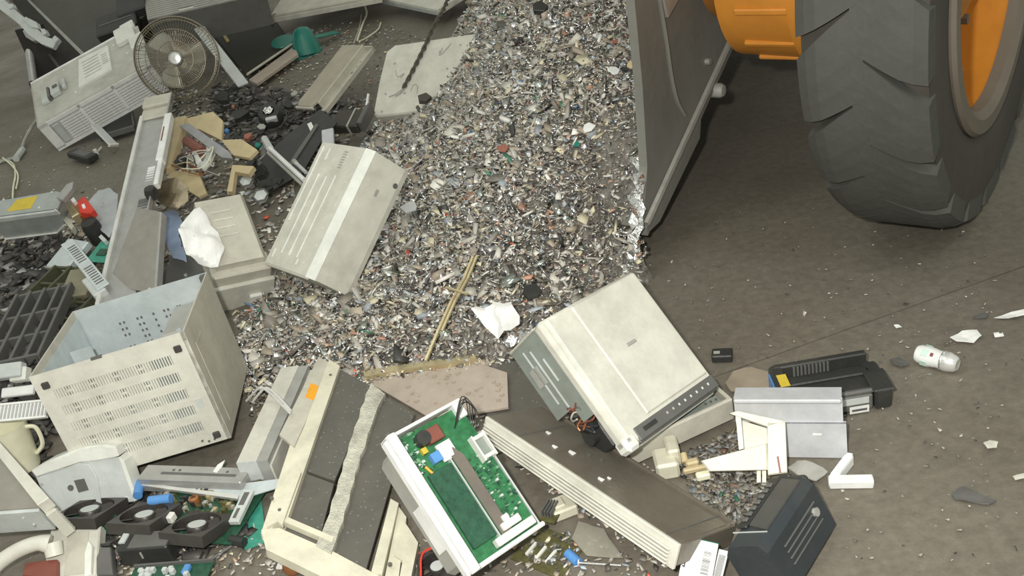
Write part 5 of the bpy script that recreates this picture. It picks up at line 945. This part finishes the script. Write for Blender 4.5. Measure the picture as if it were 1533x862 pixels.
cooling_fan('rightmost of three black cooling fans, beside the blue capacitor',(238,804,.072),(318,812,.072),(252,764,.025),.122)
cooling_fan('small black fan with red wires at the bottom edge under the opened printer',(626,880,.02),(690,868,.02),(634,834,.02),.085)
t=thing('red_wire','red wire looping over the bottom fan','wire'); part(t,'cord',[tube(spline([P(630,862,.05),P(632,830,.055),P(650,820,.055),P(672,826,.05),P(688,840,.05)],6),.0025,5)],red,True)
t=thing('red_wires','thin red wires lying in front of the middle cooling fan','wire'); part(t,'cord',[tube(spline([P(162,790,.06),P(180,788,.065),P(205,796,.06),P(225,792,.06)],6),.0022,5)],red,True); part(t,'cord',[tube(spline([P(160,787,.06),P(185,793,.062),P(210,790,.062),P(228,797,.06)],6),.0022,5)],red,True)
M,W,D=Q((80,800,.02),(165,800,.02),(85,785,.03)); t=thing('green_card_edge','dark green circuit card under the first cooling fan','circuit board',M); part(t,'board',[bx(0,W,0,.05,0,.003)],pcbd); part(t,'edge_fingers',[bx(W*.1+.006*k,W*.1+.006*k+.003,-.001,.006,.0028,.0036) for k in range(10)],gold)
# ---- black boxes
M,W,D=Q((172,824,.065),(248,818,.065),(187,800,.065)); t=thing('black_power_box','black power supply box in front of the cooling fans','power supply',M); part(t,'box_body',[bx(0,W,0,D,-.055,0,.004)],black); part(t,'top_plate',[bx(W*.24,W,D*.04,D,0,.003)],dgrey); part(t,'side_switch',[bx(W*.45,W*.48,-.002,0,-.03,-.012)],greyp)
part(t,'pale_corner',[bx(-.0,W*.12,D*.4,D*1.1,0,.004)],lgrey)
M,W,D=Q((185,885,.03),(306,876,.03),(190,852,.03)); t=thing('bottom_board','dark board with small parts cut by the bottom edge','circuit board',M); part(t,'board',[bx(0,W,0,D,0,.004)],pcbd); r=random.Random(77); part(t,'small_components',[bx(x,x+.01,y,y+.01,.004,.004+r.uniform(.004,.014)) for x,y in [(r.uniform(.01,W-.02),r.uniform(.005,D-.015)) for _ in range(16)]],lgrey,kind='stuff'); part(t,'blue_part',[bx(W*.68,W*.76,D*.4,D*.8,.004,.018,.003)],blue); part(t,'board_frame',[bx(0,W,D-.003,D+.002,-.002,.012)],dgrey)
M,W,D=Q((140,866,.01),(176,866,.01),(140,824,.03)); t=thing('dark_wedge','dark brown wedge between telephone and black box','wedge',M); part(t,'wedge',[prism([(0,0),(W,0),(W*.4,D),(0,D)],0,.02,.003)],dgrey); part(t,'wedge_lip',[bx(0,W*.4,D,D+.006,0,.024)],black)
# ---- main board with parts
M,W,D=Q((196,806,.022),(346,816,.022),(204,716,.022)); t=thing('populated_circuit_board','circuit board crowded with coils and capacitors behind the cooling fans','circuit board',M); part(t,'board',[bx(0,W,0,D,0,.003)],pcbd); r=random.Random(9)
for m_,n,nm in ((pcbo,90,'brown_components'),(greyp,60,'pale_components'),(black,60,'dark_components'),(gold,14,'brass_components')): part(t,nm,[bx(x,x+s,y,y+s*r.uniform(.5,1.2),.003,.003+s*r.uniform(.6,1.8)) for x,y,s in [(r.uniform(.0,W*.92),r.uniform(D*.3,D*.95),r.uniform(.004,.012)) for _ in range(n)]],m_,kind='stuff')
a=pol(M,[(224,750),(256,746)],.03); part(t,'blue_capacitor',[cyl((*a[0],.03),(*a[1],.030),.0125,n=18)],blue,True); a=pol(M,[(206,742),(210,722)],.02); part(t,'blue_capacitor',[cyl((*a[0],.02),(*a[1],.02),.012,n=14)],blue,True)
for k,(x,y) in enumerate(((280,728),(300,738),(316,742),(292,750))): q=pol(M,[(x,y)],.01)[0]; part(t,'coil',lathe([(.005,.02),(.012,.018),(.014,.008),(.012,0),(.005,0)],14),(gsteel,pcbo,gold,copper)[k],True).matrix_local=Matrix.Translation((*q,.003))
q=pol(M,[(255,770)],.04)[0]; part(t,'white_plug',[bx(q[0]-.008,q[0]+.008,q[1]-.012,q[1]+.010,.02,.042,.003)],offw)
M,W,D=Q((344,786,.03),(360,786,.03),(348,738,.04)); t=thing('white_slot_connector','white slot connector block between circuit board and teal board','connector',M); part(t,'connector_body',[bx(0,W,0,D,0,.014,.002)],lgrey); part(t,'connector_slot',[bx(W*.25,W*.75,D*.5,D*.9,.0135,.0148),bx(W*.3,W*.6,D*.1,D*.4,.0135,.0148)],dgrey)
M,W,D=Q((367,824,.006),(400,812,.006),(359,738,.006)); t=thing('teal_board','plain teal circuit board standing out beside the cream frame','circuit board',M); part(t,'board',[bx(0,W,0,D,0,.003)],teal); part(t,'solder_marks',[bx(W*.5,W*.55,D*.3,D*.36,.003,.0045),bx(W*.8,W*.9,D*.7,D*.9,.003,.006)],bsteel)
t=thing('black_cable','dark cable on the floor between teal board and black box','cable'); part(t,'cord',[tube(spline([P(305,846,.005),P(318,836,.005),P(345,818,.008),P(362,806,.01)],6),.004,6)],dgrey,True); part(t,'plug',[tube([P(345,808,.02),P(366,812,.02)],.012,8)],black,True)
# ---- steel rails and bent handle
M,W,D=Q((204,716,.07),(359,722,.07),(206,694,.07)); t=thing('grey_steel_rail','grey steel rail lying flat under the vented case','rail',M); part(t,'rail_body',[bx(0,W,0,D,-.045,0,.003)],steel); part(t,'rail_groove',[bx(W*.2,W*.92,D*.35,D*.5,-.001,.001)],dgrey); part(t,'white_splash',[prism(pol(M,[(319,706),(326,696),(337,689),(333,698),(324,708)]),0,.0015)],white)
for u in (.30,.36,.82): part(t,'rail_hole',[cyl((W*u,D*.65,-.001),(W*u,D*.65,.0012),.004,n=8)],dgrey)
M,W,D=Q((196,738,.035),(385,752,.035),(200,716,.045)); t=thing('thin_metal_sheet','thin pale metal sheet along the edge of the circuit board','metal sheet',M); part(t,'sheet',[prism(pol(M,[(190,712),(250,716),(360,725),(432,716),(420,730),(360,748),(220,728)]),0,.003)],galv); part(t,'sheet_lip',[prism(pol(M,[(205,724),(360,744),(358,750),(204,728)]),.0,.010)],bsteel)
M,W,D=QY((354,692,.10),(386,684,.10),(418,556,.10)); t=thing('steel_beam','pale steel beam running under the left rail of cream frame','beam',M); part(t,'top_face',[bx(0,W,0,D*1.05,-.004,0)],beigel); part(t,'right_face',[bx(W-.003,W+.028,-.0,D*1.05,-.07,-.003)],mat('beam_grey',(.40,.40,.38),.45,.2,dirt=.3)); part(t,'end_cap',[bx(0,W,-.003,0,-.06,0)],lgrey); part(t,'beam_body',[bx(.003,W-.003,0,D,-.065,-.004)],steel); part(t,'edge_lip',[bx(W+.028,W+.033,0,D*1.05,-.072,-.02)],beigel)
t=thing('bent_wire_handle','bent shiny double wire handle beside the vented case','handle')
for k in (0,1): part(t,'wire_loop',[tube(spline([P(369+k*9,600+k*2,.11),P(380+k*8,588+k,.135),P(388+k*8,581,.15),P(396+k*8,582+k,.15),P(414+k*4,598-k*3,.145),P(434+k,618-k*4,.135)],5),.0036,7)],chrome,True)
t=thing('torn_label_stub','white label stub sticking out under the cream frame','paper'); 
M,W,D=Q((414,852,.01),(430,852,.01),(412,828,.01)); t.matrix_world=M; part(t,'stub',[bx(0,W,0,D,0,.003)],paper); part(t,'stub_fold',[bx(0,W*.3,0,D,.003,.005)],lite)
t=thing('rusty_coil','rusty brown coil peeking out below the cream frame','coil',Matrix.Translation(P(438,846,.02))); part(t,'coil',lathe([(.008,.015),(.02,.012),(.024,0),(.02,-.012),(.008,-.015)],18,True),copper,True); part(t,'coil_lead',[tube([(.02,0,.0),(.06,.01,.01)],.003,5)],red)

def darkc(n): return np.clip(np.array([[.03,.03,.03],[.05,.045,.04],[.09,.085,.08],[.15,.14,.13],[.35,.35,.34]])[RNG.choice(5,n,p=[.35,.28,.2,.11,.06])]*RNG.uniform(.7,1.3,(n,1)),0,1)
litter('dark_rubble','black and dark grey broken parts between fan, taupe cover and ribbed cover',[(325,135),(400,140),(540,165),(480,215),(440,270),(400,300),(372,250),(330,200)],620,.045,z=.03,cols=darkc)
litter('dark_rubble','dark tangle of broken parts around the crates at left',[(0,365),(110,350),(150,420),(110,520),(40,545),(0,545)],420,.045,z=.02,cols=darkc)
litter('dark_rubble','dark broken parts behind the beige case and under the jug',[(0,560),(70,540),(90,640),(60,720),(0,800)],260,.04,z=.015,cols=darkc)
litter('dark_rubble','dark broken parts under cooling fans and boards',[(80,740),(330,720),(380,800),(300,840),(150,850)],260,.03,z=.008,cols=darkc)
